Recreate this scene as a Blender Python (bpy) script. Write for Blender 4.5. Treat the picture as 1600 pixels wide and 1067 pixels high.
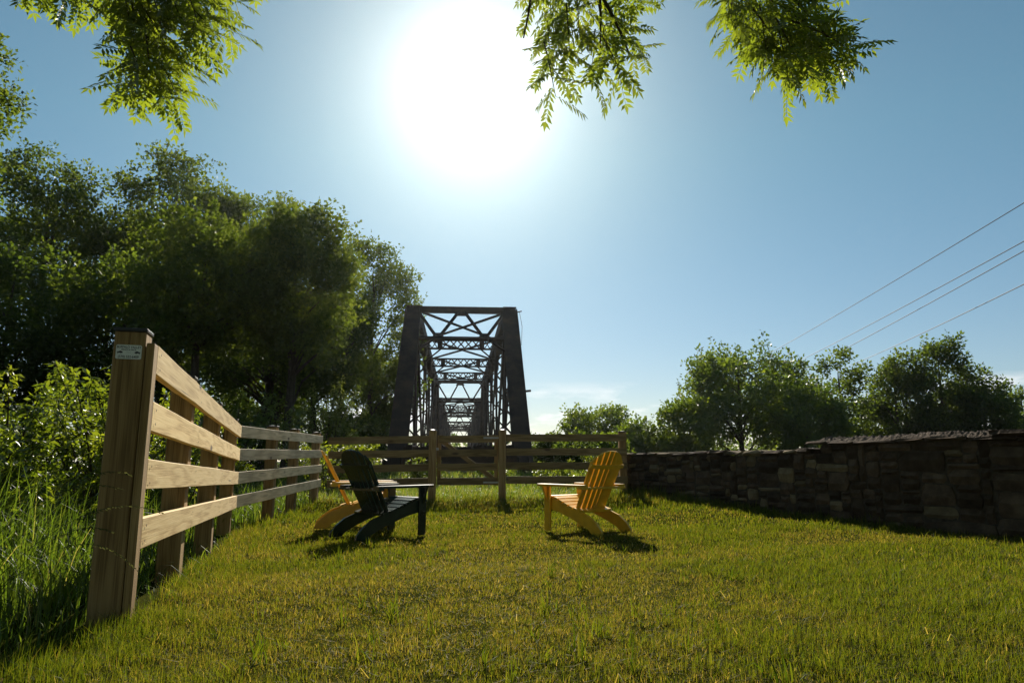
import bpy, math, random
import numpy as np
from mathutils import Vector, Matrix, noise as mnoise

random.seed(7)
RNG = np.random.default_rng(7)
for o in list(bpy.data.objects):
    bpy.data.objects.remove(o, do_unlink=True)
scene = bpy.context.scene
COL = scene.collection
R = math.radians

# ------------------------------------------------------------------ camera, sky, sun, exposure
CAM_H = 0.84
HAZE = 0.00011
PITCH = math.atan(187 / 1067)
cam_d = bpy.data.cameras.new('camera')
cam = bpy.data.objects.new('camera', cam_d)
COL.objects.link(cam)
cam.location = (0, 0, CAM_H)
cam.rotation_euler = (R(90) + PITCH, 0, 0)
cam_d.sensor_width = 36
cam_d.lens = 36 * 1067 / 1600
cam_d.clip_start = 0.05
cam_d.clip_end = 6000
scene.camera = cam

SUN_AZ, SUN_EL = R(-3.5), R(30.6)
SUN_DIR = Vector((math.sin(SUN_AZ) * math.cos(SUN_EL), math.cos(SUN_AZ) * math.cos(SUN_EL), math.sin(SUN_EL)))

world = bpy.data.worlds.new('World')
scene.world = world
world.use_nodes = True
wn, wl = world.node_tree.nodes, world.node_tree.links
wn.clear()
def wmath(op, a, b=None, clamp=False):
    n = wn.new('ShaderNodeMath'); n.operation = op; n.use_clamp = clamp
    for i, v in enumerate((a, b)):
        if v is None: continue
        if isinstance(v, (int, float)): n.inputs[i].default_value = v
        else: wl.new(v, n.inputs[i])
    return n.outputs[0]
sky = wn.new('ShaderNodeTexSky'); sky.sky_type = 'NISHITA'
sky.sun_disc = False
sky.sun_elevation = SUN_EL
sky.sun_rotation = SUN_AZ
sky.altitude = 150
sky.air_density = 1.0
sky.dust_density = 0.25
sky.ozone_density = 1.3
tc = wn.new('ShaderNodeTexCoord')
tint = wn.new('ShaderNodeMix'); tint.data_type = 'RGBA'; tint.blend_type = 'MULTIPLY'
tint.inputs[0].default_value = 1.0
wl.new(sky.outputs[0], tint.inputs[6]); 
sepz = wn.new('ShaderNodeSeparateXYZ'); wl.new(tc.outputs['Generated'], sepz.inputs[0])
hz = wmath('MULTIPLY', sepz.outputs[2], 2.4, True)          # horizon band to clear upper sky
trm = wn.new('ShaderNodeValToRGB'); wl.new(hz, trm.inputs[0])
trm.color_ramp.elements[0].position = 0.0; trm.color_ramp.elements[0].color = (0.72, 0.73, 0.83, 1)
trm.color_ramp.elements[1].position = 1.0; trm.color_ramp.elements[1].color = (0.79, 1.05, 0.93, 1)
wl.new(trm.outputs[0], tint.inputs[7])
# bright aureole of the bare sun in moist morning air
dot = wn.new('ShaderNodeVectorMath'); dot.operation = 'DOT_PRODUCT'
wl.new(tc.outputs['Generated'], dot.inputs[0]); dot.inputs[1].default_value = SUN_DIR
ang = wmath('ARCCOSINE', wmath('MINIMUM', dot.outputs['Value'], 0.99999))
def lobe(width, gain, power=1.0):
    x = wmath('DIVIDE', ang, R(width))
    if power != 1.0: x = wmath('POWER', x, power)
    return wmath('MULTIPLY', wmath('EXPONENT', wmath('MULTIPLY', x, -1.0)), gain)
aur = lobe(4.6, 22.0, 1.0)
aurc = wn.new('ShaderNodeMix'); aurc.data_type = 'RGBA'; aurc.blend_type = 'MULTIPLY'
aurc.inputs[0].default_value = 1.0
comb = wn.new('ShaderNodeCombineXYZ')
for i in range(3): wl.new(aur, comb.inputs[i])
wl.new(comb.outputs[0], aurc.inputs[6]); aurc.inputs[7].default_value = (1.0, 0.97, 0.9, 1)
addn = wn.new('ShaderNodeMix'); addn.data_type = 'RGBA'; addn.blend_type = 'ADD'; addn.inputs[0].default_value = 1.0
wl.new(tint.outputs[2], addn.inputs[6]); wl.new(aurc.outputs[2], addn.inputs[7])
# a few small fair-weather clouds low over the horizon
mp = wn.new('ShaderNodeMapping'); mp.inputs['Scale'].default_value = (7, 7, 26); mp.inputs['Location'].default_value = (0.9, 0.35, 0.2)
wl.new(tc.outputs['Generated'], mp.inputs[0])
cn = wn.new('ShaderNodeTexNoise'); cn.inputs['Scale'].default_value = 1.0; cn.inputs['Detail'].default_value = 6; cn.inputs['Roughness'].default_value = 0.55
wl.new(mp.outputs[0], cn.inputs[0])
sep = wn.new('ShaderNodeSeparateXYZ'); wl.new(tc.outputs['Generated'], sep.inputs[0])
lowmask = wmath('MULTIPLY', wmath('MULTIPLY', wmath('SUBTRACT', 0.115, sep.outputs[2]), 22.0, True), wmath('MULTIPLY', wmath('SUBTRACT', sep.outputs[2], 0.0), 60.0, True))
cm = wmath('MULTIPLY', wmath('MULTIPLY', wmath('SUBTRACT', cn.outputs[0], 0.525), 9.0, True), lowmask)
cmix = wn.new('ShaderNodeMix'); cmix.data_type = 'RGBA'
wl.new(cm, cmix.inputs[0]); wl.new(addn.outputs[2], cmix.inputs[6]); cmix.inputs[7].default_value = (13.0, 12.8, 12.6, 1)
bg = wn.new('ShaderNodeBackground'); bg.inputs['Strength'].default_value = 0.05
wl.new(cmix.outputs[2], bg.inputs[0])
wo = wn.new('ShaderNodeOutputWorld'); wl.new(bg.outputs[0], wo.inputs[0])

sun_d = bpy.data.lights.new('sun', 'SUN'); sun_d.energy = 5.0; sun_d.angle = R(0.53); sun_d.color = (1.0, 0.93, 0.80)
sun = bpy.data.objects.new('sun', sun_d); COL.objects.link(sun)
sun.rotation_euler = (-SUN_DIR).to_track_quat('-Z', 'Y').to_euler(); sun.location = (0, 0, 60)

scene.view_settings.view_transform = 'Standard'
scene.view_settings.look = 'None'
scene.view_settings.exposure = 0.85
scene.view_settings.gamma = 1.0
scene.view_settings.use_curve_mapping = False
scene.render.engine = 'CYCLES'
scene.cycles.max_bounces = 8
scene.cycles.transmission_bounces = 6
scene.cycles.transparent_max_bounces = 8
scene.cycles.use_denoising = True
scene.cycles.denoiser = 'OPENIMAGEDENOISE'
scene.cycles.denoising_input_passes = 'RGB_ALBEDO_NORMAL'
scene.cycles.denoising_prefilter = 'NONE'

# ------------------------------------------------------------------ helpers
CT, ST = math.cos(PITCH), math.sin(PITCH)
def P(px, py, Y):
    """world point seen at photograph pixel (px, py) at ground distance Y"""
    u = (px - 800) / 1067; v = (py - 533.5) / 1067
    t = Y / (CT + v * ST)
    return Vector((u * t, Y, CAM_H + (ST - v * CT) * t))

def sstep(a, b, x):
    t = min(1, max(0, (x - a) / (b - a))); return t * t * (3 - 2 * t)
def np_sstep(a, b, x):
    t = np.clip((x - a) / (b - a), 0, 1); return t * t * (3 - 2 * t)
def ground_np(x, y):
    x = np.asarray(x, float); y = np.asarray(y, float)
    z = 0.13 * (1 - np_sstep(2.0, 7.6, y))
    z = z + 0.15 * np_sstep(0.2, 2.8, x) * np_sstep(8.5, 13.5, y) * (1 - np_sstep(16, 24, y))
    z = z + 0.012 * np.sin(x * 2.1 + 0.6 * y) + 0.010 * np.sin(y * 2.7 - 1.3 * x + 1.0)
    z = z + 0.22 * np_sstep(15, 23, y) * (1 - np_sstep(26, 34, y))
    trough = np_sstep(54, 62, y) * (1 - np_sstep(150, 175, y)) * (1 - np_sstep(6, 16, x))
    z = z - 4.5 * trough
    return z
def gz(x, y): return float(ground_np(x, y))

def vnoise(x, y, s, seed=0):
    """cheap value noise for arrays"""
    x = np.asarray(x) * s + seed * 17.3; y = np.asarray(y) * s + seed * 5.7
    xi = np.floor(x).astype(np.int64); yi = np.floor(y).astype(np.int64)
    fx = x - xi; fy = y - yi
    fx = fx * fx * (3 - 2 * fx); fy = fy * fy * (3 - 2 * fy)
    def h(a, b):
        v = np.sin(a * 127.1 + b * 311.7 + seed * 74.7) * 43758.5453
        return v - np.floor(v)
    return (h(xi, yi) * (1 - fx) + h(xi + 1, yi) * fx) * (1 - fy) + (h(xi, yi + 1) * (1 - fx) + h(xi + 1, yi + 1) * fx) * fy

def link(name, me, mat=None, parent=None):
    o = bpy.data.objects.new(name, me); COL.objects.link(o)
    if mat is not None: me.materials.append(mat)
    if parent is not None: o.parent = parent
    return o
def tag(o, label=None, cat=None, group=None, kind=None):
    if label: o['label'] = label
    if cat: o['category'] = cat
    if group: o['group'] = group
    if kind: o['kind'] = kind
    return o
def empty(name, loc=(0, 0, 0), rz=0.0):
    o = bpy.data.objects.new(name, None); COL.objects.link(o)
    o.empty_display_size = 0.2
    o.location = loc; o.rotation_euler = (0, 0, rz); return o
def children(o): return [c for c in bpy.data.objects if c.parent == o]
def copy_tree(o, parent=None):
    c = o.copy(); COL.objects.link(c)
    if parent is not None: c.parent = parent
    for ch in children(o): copy_tree(ch, c)
    return c

def np_mesh(name, verts, polys, attr=None, smooth=False):
    """verts (n,3); polys: list of int arrays (k, m-gon)"""
    me = bpy.data.meshes.new(name)
    me.vertices.add(len(verts)); me.vertices.foreach_set('co', np.ascontiguousarray(verts, np.float32).ravel())
    idx = np.concatenate([p.ravel() for p in polys]).astype(np.int32)
    tot = np.concatenate([np.full(len(p), p.shape[1], np.int32) for p in polys])
    st = np.concatenate([[0], np.cumsum(tot)[:-1]]).astype(np.int32)
    me.loops.add(len(idx)); me.loops.foreach_set('vertex_index', idx)
    me.polygons.add(len(tot)); me.polygons.foreach_set('loop_start', st)
    if smooth: me.polygons.foreach_set('use_smooth', np.ones(len(tot), bool))
    me.update(calc_edges=True)
    if attr is not None:
        a = me.attributes.new('tint', 'FLOAT', 'POINT'); a.data.foreach_set('value', np.ascontiguousarray(attr, np.float32))
    return me

class MB:
    """collects boxes, beams, prisms and tubes into one mesh"""
    def __init__(self): self.v = []; self.f = []
    def add(self, vs, fs):
        n = len(self.v); self.v += [tuple(v) for v in vs]; self.f += [tuple(i + n for i in f) for f in fs]
    def box(self, c, s, m=None, bev=0.0):
        x, y, z = s[0] / 2, s[1] / 2, s[2] / 2
        if bev <= 0:
            vs = [Vector((a * x, b * y, d * z)) for d in (-1, 1) for a, b in ((-1, -1), (1, -1), (1, 1), (-1, 1))]
            fs = [(3, 2, 1, 0), (4, 5, 6, 7), (0, 1, 5, 4), (1, 2, 6, 5), (2, 3, 7, 6), (3, 0, 4, 7)]
        else:
            b = min(bev, x * .9, y * .9, z * .9)
            vs = []; ix = {}
            for a in (-1, 1):
                for q in (-1, 1):
                    for d in (-1, 1):
                        for ax in range(3):
                            p = [a * (x - b), q * (y - b), d * (z - b)]
                            p[ax] = (a * x, q * y, d * z)[ax]
                            ix[(a, q, d, ax)] = len(vs); vs.append(Vector(p))
            fs = []
            def orient(f, n):
                p = [vs[i] for i in f]; nn = (p[1] - p[0]).cross(p[2] - p[0])
                return f if nn.dot(n) > 0 else tuple(reversed(f))
            for ax in range(3):
                o1, o2 = [k for k in range(3) if k != ax]
                for sgn in (-1, 1):
                    f = []
                    for s1, s2 in ((-1, -1), (1, -1), (1, 1), (-1, 1)):
                        k = [0, 0, 0]; k[ax] = sgn; k[o1] = s1; k[o2] = s2
                        f.append(ix[(k[0], k[1], k[2], ax)])
                    n = Vector((0, 0, 0)); n[ax] = sgn; fs.append(orient(tuple(f), n))
                for s1 in (-1, 1):
                    for s2 in (-1, 1):
                        f = []
                        for e, w in ((-1, o1), (-1, o2), (1, o2), (1, o1)):
                            k = [0, 0, 0]; k[ax] = e; k[o1] = s1; k[o2] = s2
                            f.append(ix[(k[0], k[1], k[2], w)])
                        n = Vector((0, 0, 0)); n[o1] = s1; n[o2] = s2; fs.append(orient(tuple(f), n))
            for a in (-1, 1):
                for q in (-1, 1):
                    for d in (-1, 1):
                        fs.append(orient(tuple(ix[(a, q, d, k)] for k in range(3)), Vector((a, q, d))))
        if m is not None: vs = [m @ v for v in vs]
        c = Vector(c); self.add([v + c for v in vs], fs); return self
    def beam(self, p0, p1, w, h, up=(0, 0, 1), bev=0.0):
        p0, p1 = Vector(p0), Vector(p1); d = p1 - p0; L = d.length; d.normalize()
        s = d.cross(Vector(up))
        if s.length < 1e-4: s = d.cross(Vector((0, 1, 0)))
        s.normalize(); u = s.cross(d)
        m = Matrix((d, s, u)).transposed()
        return self.box((p0 + p1) / 2, (L, w, h), m, bev)
    def prism(self, pts, t, m=None, off=(0, 0, 0)):
        """polygon pts in (a,b) extruded +-t/2 along the third axis; m maps (a,b,c)"""
        n = len(pts); vs = [Vector((a, b, -t / 2)) for a, b in pts] + [Vector((a, b, t / 2)) for a, b in pts]
        fs = [tuple(reversed(range(n))), tuple(range(n, 2 * n))] + [(i, (i + 1) % n, n + (i + 1) % n, n + i) for i in range(n)]
        if m is not None: vs = [m @ v for v in vs]
        o = Vector(off); self.add([v + o for v in vs], fs); return self
    def tube(self, pts, rad, n=7, cap=True):
        pts = [Vector(p) for p in pts]
        rs = rad if isinstance(rad, (list, tuple)) else [rad] * len(pts)
        vs = []; ref = Vector((0.31, 0.17, 0.93)).normalized()
        for i, p in enumerate(pts):
            d = (pts[min(i + 1, len(pts) - 1)] - pts[max(i - 1, 0)]).normalized()
            a = d.cross(ref)
            if a.length < 0.05: a = d.cross(Vector((1, 0, 0)))
            a.normalize(); b = d.cross(a)
            for k in range(n):
                t = 2 * math.pi * k / n; vs.append(p + (a * math.cos(t) + b * math.sin(t)) * rs[i])
        fs = []
        for i in range(len(pts) - 1):
            for k in range(n):
                k2 = (k + 1) % n
                fs.append((i * n + k, i * n + k2, (i + 1) * n + k2, (i + 1) * n + k))
        if cap:
            fs.append(tuple(reversed(range(n)))); fs.append(tuple((len(pts) - 1) * n + k for k in range(n)))
        self.add(vs, fs); return self
    def build(self, name, mat, parent=None, smooth=False):
        me = bpy.data.meshes.new(name); me.from_pydata(self.v, [], self.f); me.update()
        if smooth:
            for p in me.polygons: p.use_smooth = True
        return link(name, me, mat, parent)

# ------------------------------------------------------------------ materials
def mat_new(name):
    m = bpy.data.materials.new(name); m.use_nodes = True
    n = m.node_tree.nodes; n.clear(); return m, n, m.node_tree.links
def ramp(n, stops):
    r = n.new('ShaderNodeValToRGB'); e = r.color_ramp.elements
    while len(e) < len(stops): e.new(0.5)
    for el, (p, c) in zip(e, stops): el.position = p; el.color = (*c, 1)
    return r
def simple_mat(name, stops, scale=6.0, rough=0.7, bump=0.2, stretch=(1, 1, 1), spec=0.4, metal=0.0, detail=6, bscale=None, rand=0.15, bdist=0.01):
    m, n, l = mat_new(name)
    t = n.new('ShaderNodeTexCoord'); oi = n.new('ShaderNodeObjectInfo')
    off = n.new('ShaderNodeVectorMath'); off.operation = 'MULTIPLY_ADD'
    l.new(oi.outputs['Random'], off.inputs[0]); off.inputs[1].default_value = (31, 17, 23); l.new(t.outputs['Object'], off.inputs[2])
    mp = n.new('ShaderNodeMapping'); mp.inputs['Scale'].default_value = stretch; l.new(off.outputs[0], mp.inputs[0])
    ns = n.new('ShaderNodeTexNoise'); ns.inputs['Scale'].default_value = scale; ns.inputs['Detail'].default_value = detail; ns.inputs['Roughness'].default_value = 0.65
    l.new(mp.outputs[0], ns.inputs[0])
    r = ramp(n, stops); l.new(ns.outputs[0], r.inputs[0])
    hs = n.new('ShaderNodeHueSaturation')
    mr = n.new('ShaderNodeMapRange'); mr.inputs[3].default_value = 1 - rand; mr.inputs[4].default_value = 1 + rand
    l.new(oi.outputs['Random'], mr.inputs[0]); l.new(mr.outputs[0], hs.inputs['Value']); l.new(r.outputs[0], hs.inputs['Color'])
    b = n.new('ShaderNodeBsdfPrincipled'); b.inputs['Roughness'].default_value = rough
    b.inputs['Specular IOR Level'].default_value = spec; b.inputs['Metallic'].default_value = metal
    l.new(hs.outputs[0], b.inputs['Base Color'])
    if bump > 0:
        n2 = n.new('ShaderNodeTexNoise'); n2.inputs['Scale'].default_value = bscale or scale * 3; n2.inputs['Detail'].default_value = 8
        l.new(mp.outputs[0], n2.inputs[0])
        bp = n.new('ShaderNodeBump'); bp.inputs['Strength'].default_value = bump; bp.inputs['Distance'].default_value = bdist
        l.new(n2.outputs[0], bp.inputs['Height']); l.new(bp.outputs[0], b.inputs['Normal'])
    o = n.new('ShaderNodeOutputMaterial'); l.new(b.outputs[0], o.inputs[0])
    return m

def wood_mat(name, c_light, c_mid, c_dark, axis, knots=True, rough=0.75, weather=0.0):
    """sawn timber, grain along the piece's own axis"""
    m, n, l = mat_new(name)
    t = n.new('ShaderNodeTexCoord'); oi = n.new('ShaderNodeObjectInfo')
    off = n.new('ShaderNodeVectorMath'); off.operation = 'MULTIPLY_ADD'
    l.new(oi.outputs['Random'], off.inputs[0]); off.inputs[1].default_value = (41, 13, 29); l.new(t.outputs['Object'], off.inputs[2])
    s = [9.0, 9.0, 9.0]; s[axis] = 0.9
    mp = n.new('ShaderNodeMapping'); mp.inputs['Scale'].default_value = s; l.new(off.outputs[0], mp.inputs[0])
    warp = n.new('ShaderNodeTexNoise'); warp.inputs['Scale'].default_value = 1.1; warp.inputs['Detail'].default_value = 2
    l.new(mp.outputs[0], warp.inputs[0])
    wv = n.new('ShaderNodeMath'); wv.operation = 'MULTIPLY'; wv.inputs[1].default_value = 26.0; l.new(warp.outputs[0], wv.inputs[0])
    sn = n.new('ShaderNodeMath'); sn.operation = 'SINE'; l.new(wv.outputs[0], sn.inputs[0])
    s2 = [160.0, 160.0, 160.0]; s2[axis] = 3.0
    mp2 = n.new('ShaderNodeMapping'); mp2.inputs['Scale'].default_value = s2; l.new(off.outputs[0], mp2.inputs[0])
    fib = n.new('ShaderNodeTexNoise'); fib.inputs['Scale'].default_value = 1.0; fib.inputs['Detail'].default_value = 4; l.new(mp2.outputs[0], fib.inputs[0])
    mx = n.new('ShaderNodeMath'); mx.operation = 'MULTIPLY_ADD'; mx.inputs[1].default_value = 0.16; l.new(sn.outputs[0], mx.inputs[0]); l.new(fib.outputs[0], mx.inputs[2])
    r = ramp(n, [(0.25, c_dark), (0.48, c_mid), (0.75, c_light)]); l.new(mx.outputs[0], r.inputs[0])
    col = r.outputs[0]
    if weather > 0:
        wn2 = n.new('ShaderNodeTexNoise'); wn2.inputs['Scale'].default_value = 2.3; wn2.inputs['Detail'].default_value = 7; l.new(off.outputs[0], wn2.inputs[0])
        wr = ramp(n, [(0.35, (0.20, 0.17, 0.12)), (0.65, (0.52, 0.45, 0.33))]); l.new(wn2.outputs[0], wr.inputs[0])
        wm = n.new('ShaderNodeMix'); wm.data_type = 'RGBA'; wm.inputs[0].default_value = weather; l.new(col, wm.inputs[6]); l.new(wr.outputs[0], wm.inputs[7]); col = wm.outputs[2]
    if knots:
        s3 = [7.0, 7.0, 7.0]; s3[axis] = 2.6
        mp3 = n.new('ShaderNodeMapping'); mp3.inputs['Scale'].default_value = s3; l.new(off.outputs[0], mp3.inputs[0])
        vo = n.new('ShaderNodeTexVoronoi'); vo.inputs['Scale'].default_value = 0.55; vo.inputs['Randomness'].default_value = 1.0; l.new(mp3.outputs[0], vo.inputs[0])
        kr = ramp(n, [(0.06, (1, 1, 1)), (0.13, (0, 0, 0))]); l.new(vo.outputs['Distance'], kr.inputs[0])
        km = n.new('ShaderNodeMix'); km.data_type = 'RGBA'; l.new(kr.outputs[0], km.inputs[0]); l.new(col, km.inputs[6]); km.inputs[7].default_value = (0.10, 0.06, 0.03, 1); col = km.outputs[2]
    # long drying checks
    s4 = [22.0, 22.0, 22.0]; s4[axis] = 0.5
    mp4 = n.new('ShaderNodeMapping'); mp4.inputs['Scale'].default_value = s4; l.new(off.outputs[0], mp4.inputs[0])
    cr = n.new('ShaderNodeTexNoise'); cr.inputs['Scale'].default_value = 1.0; cr.inputs['Detail'].default_value = 1; l.new(mp4.outputs[0], cr.inputs[0])
    crr = ramp(n, [(0.735, (0, 0, 0)), (0.755, (1, 1, 1))]); l.new(cr.outputs[0], crr.inputs[0])
    cmx = n.new('ShaderNodeMix'); cmx.data_type = 'RGBA'; l.new(crr.outputs[0], cmx.inputs[0]); l.new(col, cmx.inputs[6]); cmx.inputs[7].default_value = (0.045, 0.03, 0.018, 1); col = cmx.outputs[2]
    hs = n.new('ShaderNodeHueSaturation'); mr = n.new('ShaderNodeMapRange'); mr.inputs[3].default_value = 0.82; mr.inputs[4].default_value = 1.12
    l.new(oi.outputs['Random'], mr.inputs[0]); l.new(mr.outputs[0], hs.inputs['Value']); l.new(col, hs.inputs['Color'])
    b = n.new('ShaderNodeBsdfPrincipled'); b.inputs['Roughness'].default_value = rough; b.inputs['Specular IOR Level'].default_value = 0.25
    l.new(hs.outputs[0], b.inputs['Base Color'])
    bp = n.new('ShaderNodeBump'); bp.inputs['Strength'].default_value = 0.35; bp.inputs['Distance'].default_value = 0.003
    l.new(mx.outputs[0], bp.inputs['Height']); l.new(bp.outputs[0], b.inputs['Normal'])
    o = n.new('ShaderNodeOutputMaterial'); l.new(b.outputs[0], o.inputs[0]); return m

def leaf_mat(name, stops, trans_gain=1.5, trans=0.5, gloss=0.06, rough=0.35, trans_hue=(1.05, 1.0, 0.45)):
    m, n, l = mat_new(name)
    a = n.new('ShaderNodeAttribute'); a.attribute_name = 'tint'
    r = ramp(n, stops); l.new(a.outputs['Fac'], r.inputs[0])
    d = n.new('ShaderNodeBsdfDiffuse'); l.new(r.outputs[0], d.inputs[0])
    tm = n.new('ShaderNodeMix'); tm.data_type = 'RGBA'; tm.blend_type = 'MULTIPLY'; tm.inputs[0].default_value = 1
    l.new(r.outputs[0], tm.inputs[6]); tm.inputs[7].default_value = (*[trans_gain * c for c in trans_hue], 1)
    t = n.new('ShaderNodeBsdfTranslucent'); l.new(tm.outputs[2], t.inputs[0])
    mx = n.new('ShaderNodeMixShader'); mx.inputs[0].default_value = trans; l.new(d.outputs[0], mx.inputs[1]); l.new(t.outputs[0], mx.inputs[2])
    g = n.new('ShaderNodeBsdfGlossy'); g.inputs['Roughness'].default_value = rough; g.inputs[0].default_value = (1, 1, 1, 1)
    m2 = n.new('ShaderNodeMixShader'); m2.inputs[0].default_value = gloss; l.new(mx.outputs[0], m2.inputs[1]); l.new(g.outputs[0], m2.inputs[2])
    o = n.new('ShaderNodeOutputMaterial'); l.new(m2.outputs[0], o.inputs[0]); return m

def paint_mat(name, base, worn, rough=0.45):
    m, n, l = mat_new(name)
    t = n.new('ShaderNodeTexCoord'); oi = n.new('ShaderNodeObjectInfo')
    ns = n.new('ShaderNodeTexNoise'); ns.inputs['Scale'].default_value = 9; ns.inputs['Detail'].default_value = 8; l.new(t.outputs['Object'], ns.inputs[0])
    r = ramp(n, [(0.3, worn), (0.6, base)]); l.new(ns.outputs[0], r.inputs[0])
    hs = n.new('ShaderNodeHueSaturation'); mr = n.new('ShaderNodeMapRange'); mr.inputs[3].default_value = 0.92; mr.inputs[4].default_value = 1.06
    l.new(oi.outputs['Random'], mr.inputs[0]); l.new(mr.outputs[0], hs.inputs['Value']); l.new(r.outputs[0], hs.inputs['Color'])
    b = n.new('ShaderNodeBsdfPrincipled'); b.inputs['Roughness'].default_value = rough; b.inputs['Specular IOR Level'].default_value = 0.5
    l.new(hs.outputs[0], b.inputs['Base Color'])
    ns2 = n.new('ShaderNodeTexNoise'); ns2.inputs['Scale'].default_value = 140; l.new(t.outputs['Object'], ns2.inputs[0])
    bp = n.new('ShaderNodeBump'); bp.inputs['Strength'].default_value = 0.12; bp.inputs['Distance'].default_value = 0.002; l.new(ns2.outputs[0], bp.inputs['Height']); l.new(bp.outputs[0], b.inputs['Normal'])
    o = n.new('ShaderNodeOutputMaterial'); l.new(b.outputs[0], o.inputs[0]); return m

M = {}
M['pine_x'] = wood_mat('fresh_pine_board', (0.80, 0.58, 0.27), (0.72, 0.50, 0.21), (0.52, 0.33, 0.12), 0)
M['pine_z'] = wood_mat('treated_pine_post', (0.40, 0.255, 0.105), (0.31, 0.19, 0.072), (0.19, 0.11, 0.038), 2)
M['grey_x'] = wood_mat('weathered_board', (0.62, 0.48, 0.27), (0.50, 0.38, 0.20), (0.29, 0.21, 0.10), 0, weather=0.32)
M['brown_x'] = wood_mat('treated_brown_board', (0.30, 0.20, 0.085), (0.24, 0.155, 0.06), (0.15, 0.095, 0.035), 0)
M['cap'] = simple_mat('black_plastic_cap', [(0.3, (0.02, 0.02, 0.02)), (0.7, (0.035, 0.035, 0.034))], 20, 0.45, 0.05)
M['nail'] = simple_mat('dark_nail', [(0.3, (0.02, 0.017, 0.014)), (0.7, (0.05, 0.04, 0.035))], 60, 0.5, 0.0)
M['zinc'] = simple_mat('galvanised_steel', [(0.3, (0.32, 0.32, 0.30)), (0.7, (0.5, 0.5, 0.48))], 30, 0.4, 0.1, metal=0.7)
M['steel'] = simple_mat('rusted_black_steel', [(0.3, (0.04, 0.027, 0.021)), (0.52, (0.068, 0.044, 0.032)), (0.75, (0.12, 0.068, 0.042))], 1.3, 0.85, 0.25, spec=0.15, rand=0.1)
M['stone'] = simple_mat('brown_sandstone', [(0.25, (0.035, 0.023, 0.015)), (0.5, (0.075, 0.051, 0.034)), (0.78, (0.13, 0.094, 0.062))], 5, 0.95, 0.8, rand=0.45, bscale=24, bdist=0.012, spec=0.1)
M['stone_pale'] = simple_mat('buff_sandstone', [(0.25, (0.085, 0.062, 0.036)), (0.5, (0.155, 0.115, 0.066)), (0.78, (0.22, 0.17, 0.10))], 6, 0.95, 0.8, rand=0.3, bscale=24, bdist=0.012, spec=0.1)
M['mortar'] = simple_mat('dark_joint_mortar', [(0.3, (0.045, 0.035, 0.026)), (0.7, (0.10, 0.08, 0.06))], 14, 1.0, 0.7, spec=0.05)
M['rubble'] = simple_mat('pebbly_mortar_cap', [(0.3, (0.045, 0.034, 0.026)), (0.55, (0.10, 0.078, 0.06)), (0.75, (0.20, 0.16, 0.125))], 26, 1.0, 1.0, bscale=40, bdist=0.03, spec=0.05)
M['concrete'] = simple_mat('grey_concrete', [(0.3, (0.22, 0.21, 0.19)), (0.7, (0.36, 0.35, 0.32))], 3, 0.9, 0.3)
M['yellow'] = paint_mat('amber_yellow_chair_plastic', (0.74, 0.43, 0.022), (0.60, 0.32, 0.016), 0.34)
M['green'] = paint_mat('dark_green_chair_plastic', (0.014, 0.030, 0.022), (0.010, 0.020, 0.015), 0.24)
M['bark'] = simple_mat('tree_bark', [(0.3, (0.035, 0.026, 0.018)), (0.7, (0.10, 0.078, 0.056))], 5, 0.95, 0.8, stretch=(3, 3, 0.7), bdist=0.03, spec=0.1)
M['wire'] = simple_mat('dark_cable', [(0.3, (0.03, 0.03, 0.03)), (0.7, (0.05, 0.05, 0.05))], 3, 0.6, 0.0)
M['soil'] = simple_mat('lawn_soil', [(0.3, (0.016, 0.019, 0.004)), (0.55, (0.028, 0.031, 0.006)), (0.75, (0.045, 0.040, 0.010))], 3.0, 1.0, 0.5, bscale=30, bdist=0.02, spec=0.0)
M['water'] = simple_mat('river_water', [(0.3, (0.02, 0.03, 0.028)), (0.7, (0.03, 0.045, 0.04))], 0.5, 0.08, 0.25, bscale=2.0)
M['plate'] = simple_mat('white_sign_plate', [(0.3, (0.62, 0.63, 0.6)), (0.7, (0.72, 0.73, 0.7))], 8, 0.4, 0.0)
M['ink'] = simple_mat('black_print', [(0.3, (0.02, 0.02, 0.02)), (0.7, (0.03, 0.03, 0.03))], 8, 0.6, 0.0)
M['lawn'] = leaf_mat('lawn_blade', [(0.0, (0.040, 0.070, 0.006)), (0.35, (0.084, 0.106, 0.013)), (0.6, (0.118, 0.122, 0.021)), (0.82, (0.165, 0.128, 0.042)), (1.0, (0.36, 0.29, 0.16))], 1.6, 0.55, 0.008, 0.55, (1.1, 1.0, 0.3))
M['tall'] = leaf_mat('tall_grass_blade', [(0.0, (0.035, 0.068, 0.010)), (0.5, (0.075, 0.12, 0.016)), (0.85, (0.12, 0.155, 0.025)), (1.0, (0.27, 0.24, 0.11))], 1.7, 0.55, 0.03, 0.45, (1.05, 1.0, 0.4))
M['seed'] = leaf_mat('seed_head', [(0.0, (0.10, 0.10, 0.035)), (1.0, (0.2, 0.18, 0.08))], 1.2, 0.4, 0.0, 0.5, (1, 1, 0.8))
M['shrub'] = leaf_mat('shrub_leaf', [(0.0, (0.04, 0.066, 0.008)), (0.5, (0.075, 0.11, 0.012)), (1.0, (0.125, 0.155, 0.02))], 2.2, 0.55, 0.06, 0.35, (1.1, 1.0, 0.3))
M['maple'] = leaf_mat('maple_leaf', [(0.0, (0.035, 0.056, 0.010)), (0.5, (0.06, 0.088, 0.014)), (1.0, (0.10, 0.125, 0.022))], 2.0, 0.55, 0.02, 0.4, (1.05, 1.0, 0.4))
M['locust'] = leaf_mat('light_green_leaf', [(0.0, (0.04, 0.068, 0.01)), (0.5, (0.075, 0.112, 0.014)), (1.0, (0.12, 0.15, 0.022))], 2.0, 0.52, 0.04, 0.4, (1.05, 1.0, 0.35))
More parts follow.
